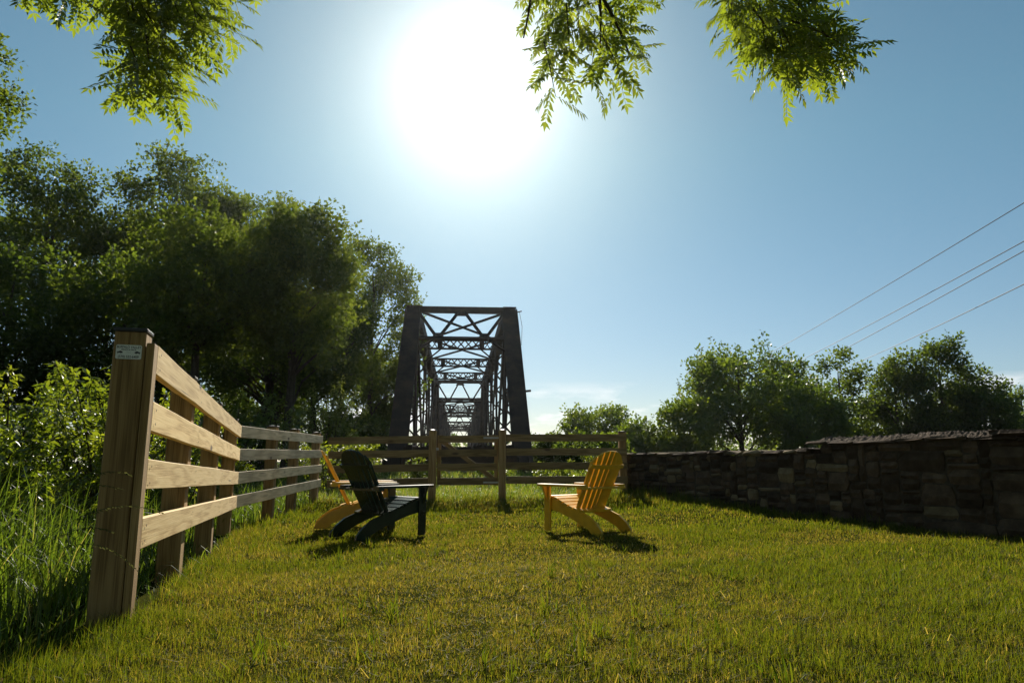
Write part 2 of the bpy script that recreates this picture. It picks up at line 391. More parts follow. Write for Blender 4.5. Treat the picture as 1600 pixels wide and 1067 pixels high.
M['walnut'] = leaf_mat('walnut_leaflet', [(0.0, (0.05, 0.075, 0.012)), (0.5, (0.08, 0.11, 0.016)), (1.0, (0.12, 0.145, 0.024))], 2.8, 0.6, 0.05, 0.4, (1.1, 1.0, 0.32))

# ------------------------------------------------------------------ ground, river
def axis_pts(vals):
    return np.unique(np.concatenate(vals))
gx = axis_pts([np.linspace(-9, 9, 73), np.linspace(-60, 60, 61), np.array([-3000, -1500, -700, -300, -150, -90, 90, 150, 300, 700, 1500, 3000])])
gy = axis_pts([np.linspace(-3, 18, 85), np.linspace(18, 60, 43), np.linspace(-40, -3, 10), np.linspace(60, 240, 46), np.array([-3000, -1000, -300, -100, 300, 450, 700, 1500, 3000])])
XX, YY = np.meshgrid(gx, gy); ZZ = ground_np(XX, YY)
nx, ny = len(gx), len(gy)
ii = np.arange(nx * ny).reshape(ny, nx)
quads = np.stack([ii[:-1, :-1], ii[:-1, 1:], ii[1:, 1:], ii[1:, :-1]], -1).reshape(-1, 4)
g = link('ground', np_mesh('ground', np.stack([XX, YY, ZZ], -1).reshape(-1, 3), [quads], smooth=True), M['soil'])
tag(g, 'soil under the mown lawn and the river bank', kind='structure')
w = MB(); w.add([(-400, 54, -3.4), (20, 54, -3.4), (20, 182, -3.4), (-400, 182, -3.4)], [(0, 1, 2, 3)])
tag(w.build('river', M['water']), 'river flowing below the truss bridge', kind='structure')

# ------------------------------------------------------------------ truss bridge spans
HP, HT, HALF = 7.9, 8.49, 2.41          # panel length, height to chord top, half spacing of the truss centres
def lace(mb, p0, p1, side, gap, w, t, step, nrm, cross=False):
    """zigzag flat bars between two chords that run p0-p1, spaced +-gap/2 along side"""
    p0, p1, side = Vector(p0), Vector(p1), Vector(side); d = p1 - p0; n = max(2, int(d.length / step))
    for k in range(n):
        a = p0 + d * (k / n); b = p0 + d * ((k + 1) / n); s = 1 if k % 2 else -1
        mb.beam(a - side * gap / 2 * s, b + side * gap / 2 * s, w, t, nrm)
        if cross: mb.beam(a + side * gap / 2 * s + Vector(nrm) * t * 1.2, b - side * gap / 2 * s + Vector(nrm) * t * 1.2, w, t, nrm)
def build_span(label):
    root = empty('bridge_span'); tag(root, label, 'bridge', 'riveted through truss spans of the rail bridge')
    S = M['steel']; X = Vector((1, 0, 0))
    for sx in (-1, 1):
        x = sx * HALF
        # inclined end posts: box of two side webs and a wide cover plate
        for y0, y1 in ((0, HP), (6 * HP, 5 * HP)):
            e = MB(); a, b = Vector((x, y0 + (.55 if y0 == 0 else -.55), 0.42)), Vector((x, y1, HT - 0.3)); nrm = Vector((0, -1 if y0 == 0 else 1, 0.9)).normalized()
            e.beam(a + nrm * .24, b + nrm * .24, 0.78, 0.04, nrm)
            for q in (-1, 1): e.beam(a + X * q * 0.31, b + X * q * 0.31, 0.05, 0.445, nrm)
            po = e.build('end_post', S, root)
            lb = MB(); lace(lb, a - nrm * .24, b - nrm * .24, X, 0.52, 0.09, 0.02, 0.6, nrm); lb.build('lacing', S, po)
        # top chord
        c = MB(); a, b = Vector((x, HP, HT - 0.26)), Vector((x, 5 * HP, HT - 0.26))
        c.beam(a + Vector((0, -.25, .24)), b + Vector((0, .25, .24)), 0.66, 0.04)
        for q in (-1, 1): c.beam(a + X * q * 0.26, b + X * q * 0.26, 0.06, 0.46)
        po = c.build('top_chord', S, root)
        lb = MB(); lace(lb, a - Vector((0, 0, .25)), b - Vector((0, 0, .25)), X, 0.5, 0.09, 0.02, 0.7, (0, 0, 1), True); lb.build('lacing', S, po)
        for q in (-1, 1): MB().beam((x + q * .2, .4, .72), (x + q * .2, 6 * HP - .4, .72), 0.05, 0.5).build('bottom_chord', S, root)
        sh = MB(); sh.box((x, .5, .32), (.9, .8, .22), None, .02); sh.build('bearing_shoe', S, root)
        sh = MB(); sh.box((x, 6 * HP - .5, .32), (.9, .8, .22), None, .02); sh.build('bearing_shoe', S, root)
        for k in range(1, 6):
            v = MB(); y = k * HP
            v.beam((x - .2, y, .5), (x - .2, y, HT - .5), 0.10, 0.30, (0, 1, 0)); v.beam((x + .2, y, .5), (x + .2, y, HT - .5), 0.10, 0.30, (0, 1, 0)); v.box((x, y, .75), (.3, .26, .5)); v.box((x, y, HT - .9), (.3, .26, .5))
            po = v.build('vertical_post', S, root)
            lb = MB()
            for q in (-1, 1): lace(lb, (x, y + q * .145, .3), (x, y + q * .145, HT - .7), X, 0.4, 0.075, 0.015, 0.42, (0, 1, 0))
            lb.build('lacing', S, po)
            for q in (-1, 1):
                gp = MB(); gp.box((x + .32 * q, y, HT - .66), (.03, 1.3, .95)); gp.build('gusset_plate', S, root)
        for k0, k1 in ((1, 2), (2, 3), (4, 3), (5, 4)):
            for q in (-1, 1):
                d = MB(); d.beam((x + q * .2, k0 * HP, HT - .4), (x + q * .2, k1 * HP, .7), 0.09, 0.5); d.build('diagonal', S, root)
        for k0, k1 in ((3, 2), (3, 4)):
            d = MB(); d.beam((x, k0 * HP, HT - .4), (x, k1 * HP, .7), 0.05, 0.12); d.build('counter_brace', S, root)
    inn = HALF - 0.3
    # portals
    for y0, y1 in ((0, HP), (6 * HP, 5 * HP)):
        def pt(x, t): return Vector((x, y1 + (y0 - y1) * t, (HT - .12) * (1 - t)))
        nrm = Vector((0, -1 if y0 == 0 else 1, 0.9)).normalized()
        MB().beam((-HALF, y1, HT - .16), (HALF, y1, HT - .16), .3, .30).build('portal_strut', S, root)
        MB().beam(pt(-inn, .215), pt(inn, .215), .16, .14, nrm).build('portal_strut', S, root)
        for sx in (-1, 1):
            MB().beam(pt(sx * inn, .03), pt(sx * 1.18, .205), .1, .15, nrm).build('portal_brace', S, root)
            MB().beam(pt(sx * 0.15, .02), pt(sx * 1.05, .205), .1, .15, nrm).build('portal_brace', S, root)
            gq = MB(); gq.prism([(-.28, -.12), (.28, -.12), (.16, .2), (-.16, .2)], .03, Matrix((X, nrm.cross(X), nrm)).transposed(), pt(sx * 1.1, .195)); gq.build('gusset_plate', S, root)
            kb = MB(); kb.beam(pt(sx * 1.35, .225), pt(sx * inn, .30), .08, .1, nrm); kb.build('knee_brace', S, root)
        gq = MB(); gq.prism([(-.42, .12), (.42, .12), (.22, -.22), (-.22, -.22)], .03, Matrix((X, nrm.cross(X), nrm)).transposed(), pt(0, .03)); gq.build('gusset_plate', S, root)
    # sway struts, knees and top laterals
    for k in range(1, 6):
        y = k * HP
        if 1 < k < 5:
            s = MB(); zt, zb = HT - .30, HT - .84
            for z in (zt, zb):
                for q in (-1, 1): s.beam((-inn, y + q * .1, z), (inn, y + q * .1, z), .05, .09)
            for xx in (-1.28, 1.28): s.box((xx, y, (zt + zb) / 2), (.3, .24, .52))
            po = s.build('sway_strut', S, root)
            lb = MB(); lace(lb, (-1.14, y - .13, (zt + zb) / 2), (1.14, y - .13, (zt + zb) / 2), (0, 0, 1), .5, .075, .012, .44, (0, -1, 0), True)
            for sx in (-1, 1): lace(lb, (sx * 1.44, y - .13, (zt + zb) / 2), (sx * inn, y - .13, (zt + zb) / 2), (0, 0, 1), .5, .055, .012, .36, (0, -1, 0), True)
            lb.build('lacing', S, po)
            for sx in (-1, 1): MB().beam((sx * 1.2, y, zb), (sx * (inn + .1), y, zb - .85), .08, .10, (0, 1, 0)).build('knee_brace', S, root)
        if k < 5:
            for sx in (-1, 1): MB().beam((sx * inn, y, HT - .27 - .03 * sx), (-sx * inn, y + HP, HT - .27 - .03 * sx), .11, .10).build('top_lateral', S, root)
    for k in range(0, 7):
        f = MB(); f.box((0, k * HP + (.5 if k == 0 else -.5 if k == 6 else 0), 1.02), (2 * HALF - .5, .3, .72)); f.build('floor_beam', S, root)
    for xx in (-1.9, -1.1, 1.1, 1.9):
        MB().beam((xx, .1, 1.2), (xx, 6 * HP - .1, 1.2), .22, .5).build('stringer', S, root)
    for xx in (-.72, .72): MB().beam((xx, .0, 1.52), (xx, 6 * HP, 1.52), .08, .13).build('guard_rail', M['zinc'] if False else S, root)
    for q in range(60):
        yy = .2 + q * (6 * HP - .4) / 59; MB().box((0, yy, 1.48 - .055), (4.1, .2, .07)).build('tie', M['bark'], root) if False else None
    return root
BDIR = math.atan2(0.077, 1.0)
def bridge_at(s): return Vector((-1.93 - .077 * (s), 25.75 + s, 0.0))
span = build_span('nearest dark riveted truss span standing behind the wooden gate')
span.location = bridge_at(0); span.rotation_euler.z = BDIR
hw = MB(); hw.tube([(HALF + .33, HP - .1, HT - .25), (HALF + .62, HP - .1, HT - .18)], .03, 6); hw.build('wire_bracket', M['steel'], span)
hw = MB(); hw.tube([(HALF + .33, HP * .45, HT * .45), (HALF + .62, HP * .45, HT * .45 + .03)], .05, 6); hw.build('wire_bracket', M['steel'], span)
wcp = [(HALF + .5, HP - .1, HT - .2), (HALF + .62, HP - .3, HT - 1.0), (HALF + .50, HP - 1.2, HT - 2.1)]
MB().tube(wcp, .012, 5).build('loose_wire', M['wire'], span)
ADV = 6 * HP + 2.6
for i, lab in ((1, 'second dark truss span seen through the portal of the nearest span'), (2, 'farthest and smallest dark truss span at the end of the bridge')):
    c = copy_tree(span); tag(c, lab); c.location = bridge_at(i * ADV)
    for ch in children(c):
        if ch.name.startswith(('wire_bracket', 'loose_wire')): bpy.data.objects.remove(ch, do_unlink=True)
for i in range(0, 4):
    p = bridge_at(i * ADV - 1.2)
    a = MB(); a.box((0, 0, -2.6), (6.6, 2.6, 5.1), None, .08); a.box((0, 0, .08), (6.9, 3.2, .24), None, .03)
    o = a.build('bridge_pier', M['concrete']); o.location = p; o.rotation_euler.z = BDIR
    tag(o, ('grey concrete abutment under the near end of the truss bridge', 'concrete pier between nearest and second truss spans', 'concrete pier between second and farthest truss spans', 'concrete abutment under the far end of the bridge')[i], 'bridge pier')

# ------------------------------------------------------------------ fences
RH, RT, PS = 0.142, 0.038, 0.145
def rail(parent, p0, p1, mat, jit=0.0, nails=()):
    """board from p0 to p1 (top edge, face line); its own x axis runs along the board; face towards +local y is the outer side"""
    p0, p1 = Vector(p0), Vector(p1); d = p1 - p0; L = d.length
    m = MB()
    nseg = 8; rr = random.Random(hash((round(p0.x, 3), round(p0.z, 3))) & 0xffff)
    # slightly warped board: cross sections along its length
    sec = []
    for k in range(nseg + 1):
        s = k / nseg; wob = (0 if k in (0, nseg) else rr.uniform(-.003, .003)); wz = (0 if k in (0, nseg) else rr.uniform(-.003, .003))
        sec.append([(s * L - L / 2, RT / 2 * a + wob, RH / 2 * b + wz) for a, b in ((-1, -.96), (-.86, -1), (.86, -1), (1, -.96), (1, .96), (.86, 1), (-.86, 1), (-1, .96))])
    vs = [v for s in sec for v in s]; fs = []
    for k in range(nseg):
        for q in range(8):
            q2 = (q + 1) % 8; fs.append((k * 8 + q, (k + 1) * 8 + q, (k + 1) * 8 + q2, k * 8 + q2))
    fs.append(tuple(range(8))); fs.append(tuple(nseg * 8 + q for q in reversed(range(8))))
    m.add(vs, fs)
    o = m.build('rail', mat, parent)
    xd = d.normalized(); yd = Vector((0, 0, 1)).cross(xd).normalized(); zd = xd.cross(yd)
    o.matrix_local = Matrix.Translation((p0 + p1) / 2 - Vector((0, 0, RH / 2))) @ Matrix((xd, yd, zd)).transposed().to_4x4()
    for s in nails:
        for dz in (-.038, .038):
            nb = MB(); x = s * L - L / 2 + rr.uniform(-.006, .006); z = dz + rr.uniform(-.006, .006)
            n = 6; yy = -RT / 2 - .0045
            nb.add([(x + .0075 * math.cos(a * math.pi / 3), yy, z + .0075 * math.sin(a * math.pi / 3)) for a in range(n)] + [(x, yy - .0015, z)],
                   [(a, (a + 1) % n, n) for a in range(n)])
            nb.build('nail_head', M['nail'], o)
    return o
POST_ME = {}
def post(parent, x, y, zt, mat, rz=0.0, size=PS, zb=None, capped=True):
    zb = gz(x, y) - 0.25 if zb is None else zb; L = zt - zb
    m = MB(); m.box((0, 0, L / 2), (size, size, L), None, .006)
    o = m.build('post', mat, parent); o.location = (x, y, zb); o.rotation_euler.z = rz
    if capped:
        c = MB(); c.box((0, 0, L + .009), (size + .010, size + .010, .018), None, .003)
        s = size / 2 - .012
        c.add([(-s, -s, L + .018), (s, -s, L + .018), (s, s, L + .018), (-s, s, L + .018), (0, 0, L + .028)], [(0, 1, 4), (1, 2, 4), (2, 3, 4), (3, 0, 4)])
        c.build('post_cap', M['cap'], o)
    return o
A = Vector((-1.747, 3.33, 1.403)); B = Vector((-3.284, 8.356, 1.265)); C = Vector((-3.70, 13.5, 1.328))
STEP = (1.403 - .433 - RH) / 3
def run(label, cat, p0, p1, mat, post_ts, pmat, nails=False):
    f = empty('rail_fence', (0, 0, 0)); tag(f, label, cat, 'four rail wooden fence runs round the lawn')
    d = (p1 - p0); d.z = 0; d.normalize(); out = Vector((-d.y, d.x, 0))
    for k in range(4):
        off = Vector((0, 0, -k * STEP))
        # board centre line half a thickness outside the visible face
        rail(f, p0 + off + out * RT / 2, p1 + off + out * RT / 2, mat, nails=nails or ())
    rz = math.atan2(d.y, d.x)
    for t in post_ts:
        q = p0.lerp(p1, t) + out * (RT + PS / 2 + .002)
        post(f, q.x, q.y, q.z + .05, pmat, rz)
    return f, d, out
f1, d1, out1 = run('new pale pine rail fence beside the tall weeds, nearest to the lawn edge', 'fence', A, B, M['pine_x'], (0.30, 0.63, 0.975), M['pine_z'], nails=(0.012, 0.305, 0.635, 0.98))
# the big near end post, its end board and the small sign on it
rz1 = math.atan2(d1.y, d1.x)
q = A - d1 * .02 + out1 * (RT + .069 + .002)
near_post = post(f1, q.x, q.y, 1.452, M['pine_z'], rz1, .137)
bb = MB(); bb.box((0, 0, 0), (.035, .14, 1.62), None, .004)
# vertical end board on the rail ends
eb = MB(); eb.box((0, 0, .79), (.09, .036, 1.58), None, .004); eo = eb.build('end_board', M['pine_z'], f1)
qe = A - d1 * .048 + out1 * (.018); eo.location = (qe.x, qe.y, 1.40 - 1.58); eo.rotation_euler.z = rz1
f2, d2, out2 = run('grey weathered rail fence between the pale fence and the back corner', 'fence', B, C, M['grey_x'], (0.36, 0.63, 0.985), M['pine_z'])

def back_run(label, x0, x1, y0, y1, z0, z1, posts):
    f = empty('rail_fence'); tag(f, label, 'fence', 'four rail wooden fence runs round the lawn')
    for k in range(4):
        off = Vector((0, 0, -k * STEP)); rail(f, Vector((x0, y0, z0)) + off, Vector((x1, y1, z1)) + off, M['brown_x'])
    for (x, y, zt) in posts: post(f, x, y, zt, M['pine_z'], 0.0)
    return f
back_run('brown back fence left of the gate, behind the two left chairs', -3.60, -1.655, 13.56, 13.80, 1.305, 1.345, [(-1.58, 13.79, 1.44)])
back_run('brown back fence right of the gate, behind the yellow chair', -.115, 2.30, 13.82, 13.86, 1.372, 1.378, [(-.195, 13.81, 1.445), (2.23, 13.97, 1.42)])
# gate
gt = empty('gate'); tag(gt, 'wooden garden gate with diagonal brace between two capped posts', 'gate')
for k in range(4):
    off = Vector((0, 0, -k * STEP)); rail(gt, Vector((-1.465, 13.78, 1.345)) + off, Vector((-.30, 13.79, 1.352)) + off, M['brown_x'])
for x in (-1.455, -.315):
    s = MB(); s.box((0, 0, .5), (.075, .036, .98), None, .004); o = s.build('gate_stile', M['pine_z'], gt); o.location = (x, 13.83, .365)
br = MB(); br.box((0, 0, 0), (1.32, .036, .085), None, .004); o = br.build('diagonal_brace', M['brown_x'], gt); o.location = (-.885, 13.832, .87); o.rotation_euler = (0, math.atan2(.72, 1.02), 0)
for z in (1.30, .43):
    h = MB(); h.box((-.40, 13.755, z), (.34, .006, .032), None, .002); h.tube([(-.255, 13.755, z - .03), (-.255, 13.755, z + .03)], .012, 8); h.build('strap_hinge', M['zinc'], gt)
h = MB(); h.box((-1.49, 13.755, 1.08), (.06, .02, .05), None, .004); h.build('latch', M['zinc'], gt)

# sign plate
sg = empty('sign_plate'); tag(sg, 'small white plate with black print on the near fence post', 'sign')
pn = Matrix.Rotation(rz1, 4, 'Z')
# plate on the post face that looks to the camera (its local -x side)
pc = near_post.location + (pn @ Vector((-.137 / 2 - .003, 0, 0)))
sg.location = (pc.x, pc.y, 1.352); sg.rotation_euler = (R(90), 0, rz1 - R(90))
pl = MB(); n = 20; pts = []
for cx, cy, a0 in ((.048, .027, 0), (-.048, .027, 90), (-.048, -.027, 180), (.048, -.027, 270)):
    for k in range(5):
        a = R(a0 + 22.5 * k); pts.append((cx + .007 * math.cos(a), cy + .007 * math.sin(a)))
pl.prism(pts, .002); pl.build('plate', M['plate'], sg)
def text(body, size, x, y, parent, sx=1.0):
    cu = bpy.data.curves.new('lettering', 'FONT'); cu.body = body; cu.size = size; cu.align_x = 'CENTER'; cu.align_y = 'CENTER'; cu.extrude = .0002; cu.offset = .0002
    tmp = bpy.data.objects.new('tmp_text', cu); COL.objects.link(tmp); bpy.context.view_layer.update()
    me = bpy.data.meshes.new_from_object(tmp.evaluated_get(bpy.context.evaluated_depsgraph_get())); me.name = 'lettering'
    bpy.data.objects.remove(tmp, do_unlink=True); me.materials.clear(); me.materials.append(M['ink'])
    o = bpy.data.objects.new('lettering', me); COL.objects.link(o); o.parent = parent; o.location = (x, y, .0015); o.scale = (sx, 1, 1)
    return o
text('BUFFALO VALLEY', .0165, 0, .0225, sg, .80)
text('FENCE & DECK', .0095, 0, .0105, sg, 1.0)
text('\u2013 \u2013 \u2013', .008, 0, -.002, sg)
text('(570) 522-6409', .0165, 0, -.0235, sg, .86)
bis = [(-1, -.35), (-.95, .05), (-.8, .2), (-.45, .22), (-.1, .42), (.25, .5), (.55, .35), (.8, .2), (1, -.05), (.95, -.25), (.75, -.3), (.62, -.22), (.5, -.3), (.45, -.62), (.34, -.62), (.3, -.28), (-.35, -.22), (-.55, -.3), (-.6, -.62), (-.72, -.62), (-.75, -.2), (-.88, -.1)]
for sx in (-1, 1):
    b = MB(); b.prism([(a * .0125 * (-sx if sx < 0 else -1) * 1.0, c * .013) for a, c in (bis if sx > 0 else bis)], .0006)
    o = b.build('bison_emblem', M['ink'], sg); o.location = (sx * .0375, -.002, .0015)

# ------------------------------------------------------------------ lawn chairs
def chair(label, matname, loc, rz, proto=None):
    mt = M[matname]
    c = empty('lawn_chair', loc, rz); tag(c, label, 'chair', 'slatted lawn chairs on the grass')
    YZ = Matrix(((0, 0, 1), (1, 0, 0), (0, 1, 0)))      # (a,b,c) -> x=c, y=a, z=b
    for sx in (-1, 1):
        m = MB(); m.box((sx * .285, .315, .265), (.032, .10, .53), None, .005); m.build('front_leg', mt, c)
        # curved rear leg / seat stringer
        top = [(.375, .375), (.30, .392), (.18, .365), (.05, .315), (-.08, .272), (-.22, .245), (-.36, .20), (-.47, .125), (-.54, .05), (-.555, 0)]
        bot = [(-.40, 0), (-.34, .055), (-.20, .115), (-.04, .17), (.12, .22), (.375, .268)]
        m = MB(); m.prism(list(reversed(top)) + list(reversed(bot)), .03, YZ, (sx * .25, 0, 0)); m.build('rear_leg', mt, c)
        # arm with rounded, wider front
        w = .072
        pts = [(-.055, -.36), (.05, -.36), (w, -.1), (w + .003, .30), (.055, .40), (.02, .435), (-.03, .435), (-.06, .40), (-w, .30), (-.06, -.1)]
        if sx < 0: pts = [(-a, b) for a, b in reversed(pts)]
        m = MB(); m.prism(pts, .026, None, (sx * .325, 0, .545)); m.build('armrest', mt, c)
        # bracket under the arm
        m = MB(); m.prism([(0, 0), (.07, .19), (0, .19)] if sx > 0 else [(0, 0), (0, .19), (-.07, .19)], .025, Matrix(((1, 0, 0), (0, 0, 1), (0, 1, 0))), (sx * .302, .315, .34)); m.build('arm_bracket', mt, c)
    # seat slats following the dip
    prof = [(.375, .388), (.292, .405), (.205, .386), (.12, .355), (.035, .322), (-.05, .292)]
    for k, (y, z) in enumerate(prof):
        m = MB(); m.box((0, 0, 0), (.53, .072, .022), None, .004); o = m.build('seat_slat', mt, c)
        sl = (0.15, -.1, -.28, -.37, -.37, -.33)[k]
        o.location = (0, y, z); o.rotation_euler = (-sl * 1.0, 0, 0)
        if k == 0: o.rotation_euler = (-.5, 0, 0)
    # reclined fan back
    base = Vector((0, -.11, .255)); tilt = R(27.5)
    up = Vector((0, -math.sin(tilt), math.cos(tilt))); fw = Vector((0, math.cos(tilt), math.sin(tilt)))
    NS = 7; LMAX = .80
    def curve(xn): return -.035 * (1 - xn * xn)         # shallow hollow across the back
    for k in range(NS):
        a0 = -1 + 2 * k / NS + .022; a1 = -1 + 2 * (k + 1) / NS - .022
        def edge(an, t): return an * (.245 + .055 * t)
        def topl(an): return LMAX - .17 * abs(an) ** 2.3
        pts = [(edge(a0, 0), 0), (edge(a1, 0), 0)]
        for q in range(5):
            an = a1 + (a0 - a1) * q / 4; t = topl(an); pts.append((edge(an, t), t))
        m = MB(); mm = Matrix((Vector((1, 0, 0)), up, Vector((1, 0, 0)).cross(up))).transposed()
        cz = curve((a0 + a1) / 2)
        m.prism(pts, .02, mm, base + fw * cz); m.build('back_slat', mt, c)
    def crossbar(t, half, h, thick, yoff, name):
        m = MB(); n = 8; vs = []; fs = []
        for k in range(n + 1):
            xn = -1 + 2 * k / n; ctr = base + up * t + fw * (curve(xn * .85) - .013 - thick / 2 + yoff) + Vector((xn * half, 0, 0))
            for a, b in ((-1, -1), (1, -1), (1, 1), (-1, 1)): vs.append(ctr + fw * a * thick / 2 + up * b * h / 2)
        for k in range(n):
            for q in range(4): fs.append((k * 4 + q, k * 4 + (q + 1) % 4, (k + 1) * 4 + (q + 1) % 4, (k + 1) * 4 + q))
        fs += [(3, 2, 1, 0), tuple(n * 4 + q for q in range(4))]
        m.add(vs, fs); m.build(name, mt, c)
    crossbar(.60, .283, .045, .022, 0, 'back_rail')
    # horizontal support at arm height, spanning to the arm ends
    m = MB(); m.prism([(-.385, -.045), (-.26, -.06), (-.1, -.072), (.1, -.072), (.26, -.06), (.385, -.045), (.385, .02), (.25, .02), (.1, -.002), (-.1, -.002), (-.25, .02), (-.385, .02)], .024, None, (0, -.315, .519)); m.build('back_rail', mt, c)
    m = MB(); m.prism([(-.27, -.07), (-.15, -.10), (.15, -.10), (.27, -.07), (.27, .045), (-.27, .045)], .026, Matrix.Rotation(R(12), 3, 'X'), (0, -.15, .268)); m.build('lower_back_rail', mt, c)
    m = MB(); m.box((0, .315, .30), (.5, .022, .10), None, .004); m.build('front_apron', mt, c)
    return c
chair('dark green slatted lawn chair with fan back, facing the gate', 'green', (-1.45, 7.98, gz(-1.45, 7.98) + .012), R(-43))
chair('amber yellow lawn chair standing alone on the right, near the stone wall', 'yellow', (.86, 8.55, gz(.86, 8.55) + .012), R(40))
chair('amber yellow lawn chair half hidden behind the dark green chair', 'yellow', (-1.95, 9.0, gz(-1.95, 9.0) + .012), R(-76))

# ------------------------------------------------------------------ dry stone wall
WP = [Vector((2.42, 14.4, 0)), Vector((3.45, 12.5, 0)), Vector((4.25, 10.9, 0)), Vector((5.05, 9.0, 0)), Vector((5.75, 7.6, 0)), Vector((6.6, 5.9, 0)), Vector((7.4, 4.2, 0))]
WS = [0.0]
for a, b in zip(WP, WP[1:]): WS.append(WS[-1] + (b - a).length)
WLEN = WS[-1]
def wpt(s):
    s = min(max(s, 0), WLEN - 1e-4)
    for k in range(len(WP) - 1):
        if s <= WS[k + 1]:
            t = (s - WS[k]) / (WS[k + 1] - WS[k]); return WP[k].lerp(WP[k + 1], t)
    return WP[-1]
def wdir(s):
    return (wpt(min(s + .35, WLEN)) - wpt(max(s - .35, 0))).normalized()
def wtop(s):
    """height of the wall's top course (z)"""
    return 0.945 + .0 * (s / WLEN) + .012 * math.sin(s * 3.1)
S_STEP = 4.75       # where the taller right part begins
TH = 0.42
wall = empty('stone_wall', (0, 0, 0)); tag(wall, 'long brown rubble stone wall in shade along the right edge of the lawn', 'stone wall')
def stone_mesh(w, h, d, rs):
    """irregular dressed block, face in x-z, front at -y, about 50 triangles"""
    nx, nz = 4, 3
    vs = []; ids = {}
    px = [-.5, -.5 + .18 * rs.uniform(.7, 1.3), .5 - .18 * rs.uniform(.7, 1.3), .5]
    pz = [-.5, rs.uniform(-.12, .12), .5]
    cut = {(0, 0): rs.uniform(0, .12), (3, 0): rs.uniform(0, .12), (0, 2): rs.uniform(0, .16), (3, 2): rs.uniform(0, .16)}
    for i in range(4):
        for k in range(3):
            x, z = px[i] * w, pz[k] * h
            edge = i in (0, 3) or k in (0, 2)
            if (i, k) in cut: x -= math.copysign(cut[(i, k)] * min(w, h), x); z -= math.copysign(cut[(i, k)] * min(w, h) * .8, z)
            elif edge: x += rs.uniform(-.015, .015); z += rs.uniform(-.012, .012)
            y = -d / 2 + (rs.uniform(.018, .04) if edge else rs.uniform(-.02, .012))
            ids[(i, k, 0)] = len(vs); vs.append((x, y, z))
    ring = [(0, 0), (1, 0), (2, 0), (3, 0), (3, 1), (3, 2), (2, 2), (1, 2), (0, 2), (0, 1)]
    base = len(vs)
    for i, k in ring:
        x, y, z = vs[ids[(i, k, 0)]]; vs.append((x * .98, d / 2, z * .98))
    fs = [(ids[(i, k, 0)], ids[(i + 1, k, 0)], ids[(i + 1, k + 1, 0)], ids[(i, k + 1, 0)]) for i in range(3) for k in range(2)]
    n = len(ring)
    for q in range(n):
        a = ids[(*ring[q], 0)]; b = ids[(*ring[(q + 1) % n], 0)]
        fs.append((b, a, base + q, base + (q + 1) % n))
    me = bpy.data.meshes.new('stone'); me.from_pydata(vs, [], fs); me.update(); return me
# skyline packing of stones on the face (s along the wall, z up)
rs = random.Random(21)
RES = .02; NB = int(WLEN / RES)
floorz = np.array([gz(*wpt(i * RES)[:2]) - .10 for i in range(NB)])
topz = np.array([wtop(i * RES) + (0.13 if i * RES > S_STEP else 0) for i in range(NB)])
sk = floorz.copy(); stones = []
for it in range(2000):
    room = topz - sk
    open_ = np.where(room > .03)[0]
    if len(open_) == 0: break
    i0 = open_[np.argmin((sk - topz)[open_] + 0 * open_)]
    # widen to the flat run
    lvl = sk[i0]; a = i0
    while a > 0 and abs(sk[a - 1] - lvl) < .012: a -= 1
    b = i0
    while b < NB - 1 and abs(sk[b + 1] - lvl) < .012: b += 1
    runl = (b - a + 1) * RES
    big = .80 + .45 * (a * RES / WLEN)
    rr_ = rs.random()
    wd = (rs.uniform(.17, .28) if rr_ < .3 else rs.uniform(.28, .46) if rr_ < .75 else rs.uniform(.45, .75)) * big
    ht = rs.choice([.06, .08, .10, .12, .14, .15, .17, .20, .26]) * (0.9 + .25 * rs.random()) * big
    ht = min(ht, wd * (.62 if rs.random() < .8 else 1.0))
    if runl < wd * 1.35: wd = runl
    n_ = max(1, int(round(wd / RES))); e = min(NB, a + n_)
    tp = topz[a:e].min()
    if tp - (lvl + ht) < .07: ht = tp - lvl
    if ht > .02 and wd > .05: stones.append((a * RES, (e - a) * RES, lvl, ht))
    sk[a:e] = max(lvl + max(ht, .02), lvl + .02)
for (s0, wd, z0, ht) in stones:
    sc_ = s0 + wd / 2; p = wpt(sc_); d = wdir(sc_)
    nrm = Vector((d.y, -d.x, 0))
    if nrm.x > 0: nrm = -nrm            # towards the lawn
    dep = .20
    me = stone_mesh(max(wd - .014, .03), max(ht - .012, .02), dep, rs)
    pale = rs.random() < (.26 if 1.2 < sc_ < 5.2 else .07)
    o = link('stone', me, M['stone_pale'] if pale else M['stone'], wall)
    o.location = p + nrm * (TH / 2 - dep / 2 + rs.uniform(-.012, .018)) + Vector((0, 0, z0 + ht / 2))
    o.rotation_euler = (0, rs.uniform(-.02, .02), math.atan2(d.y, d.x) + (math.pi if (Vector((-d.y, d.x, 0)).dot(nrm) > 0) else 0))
# dark core with joint mortar behind the stones
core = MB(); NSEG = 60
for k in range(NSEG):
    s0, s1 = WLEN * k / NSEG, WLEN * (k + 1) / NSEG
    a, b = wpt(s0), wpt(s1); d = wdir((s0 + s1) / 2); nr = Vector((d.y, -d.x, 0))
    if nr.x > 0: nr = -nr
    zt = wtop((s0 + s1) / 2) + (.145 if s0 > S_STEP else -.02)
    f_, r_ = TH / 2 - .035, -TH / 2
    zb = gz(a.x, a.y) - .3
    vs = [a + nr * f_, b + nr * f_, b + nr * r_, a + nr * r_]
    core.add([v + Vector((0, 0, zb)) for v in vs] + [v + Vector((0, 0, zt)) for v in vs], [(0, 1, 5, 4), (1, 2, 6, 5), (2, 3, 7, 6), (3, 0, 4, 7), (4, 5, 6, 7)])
core.build('core', M['mortar'], wall)
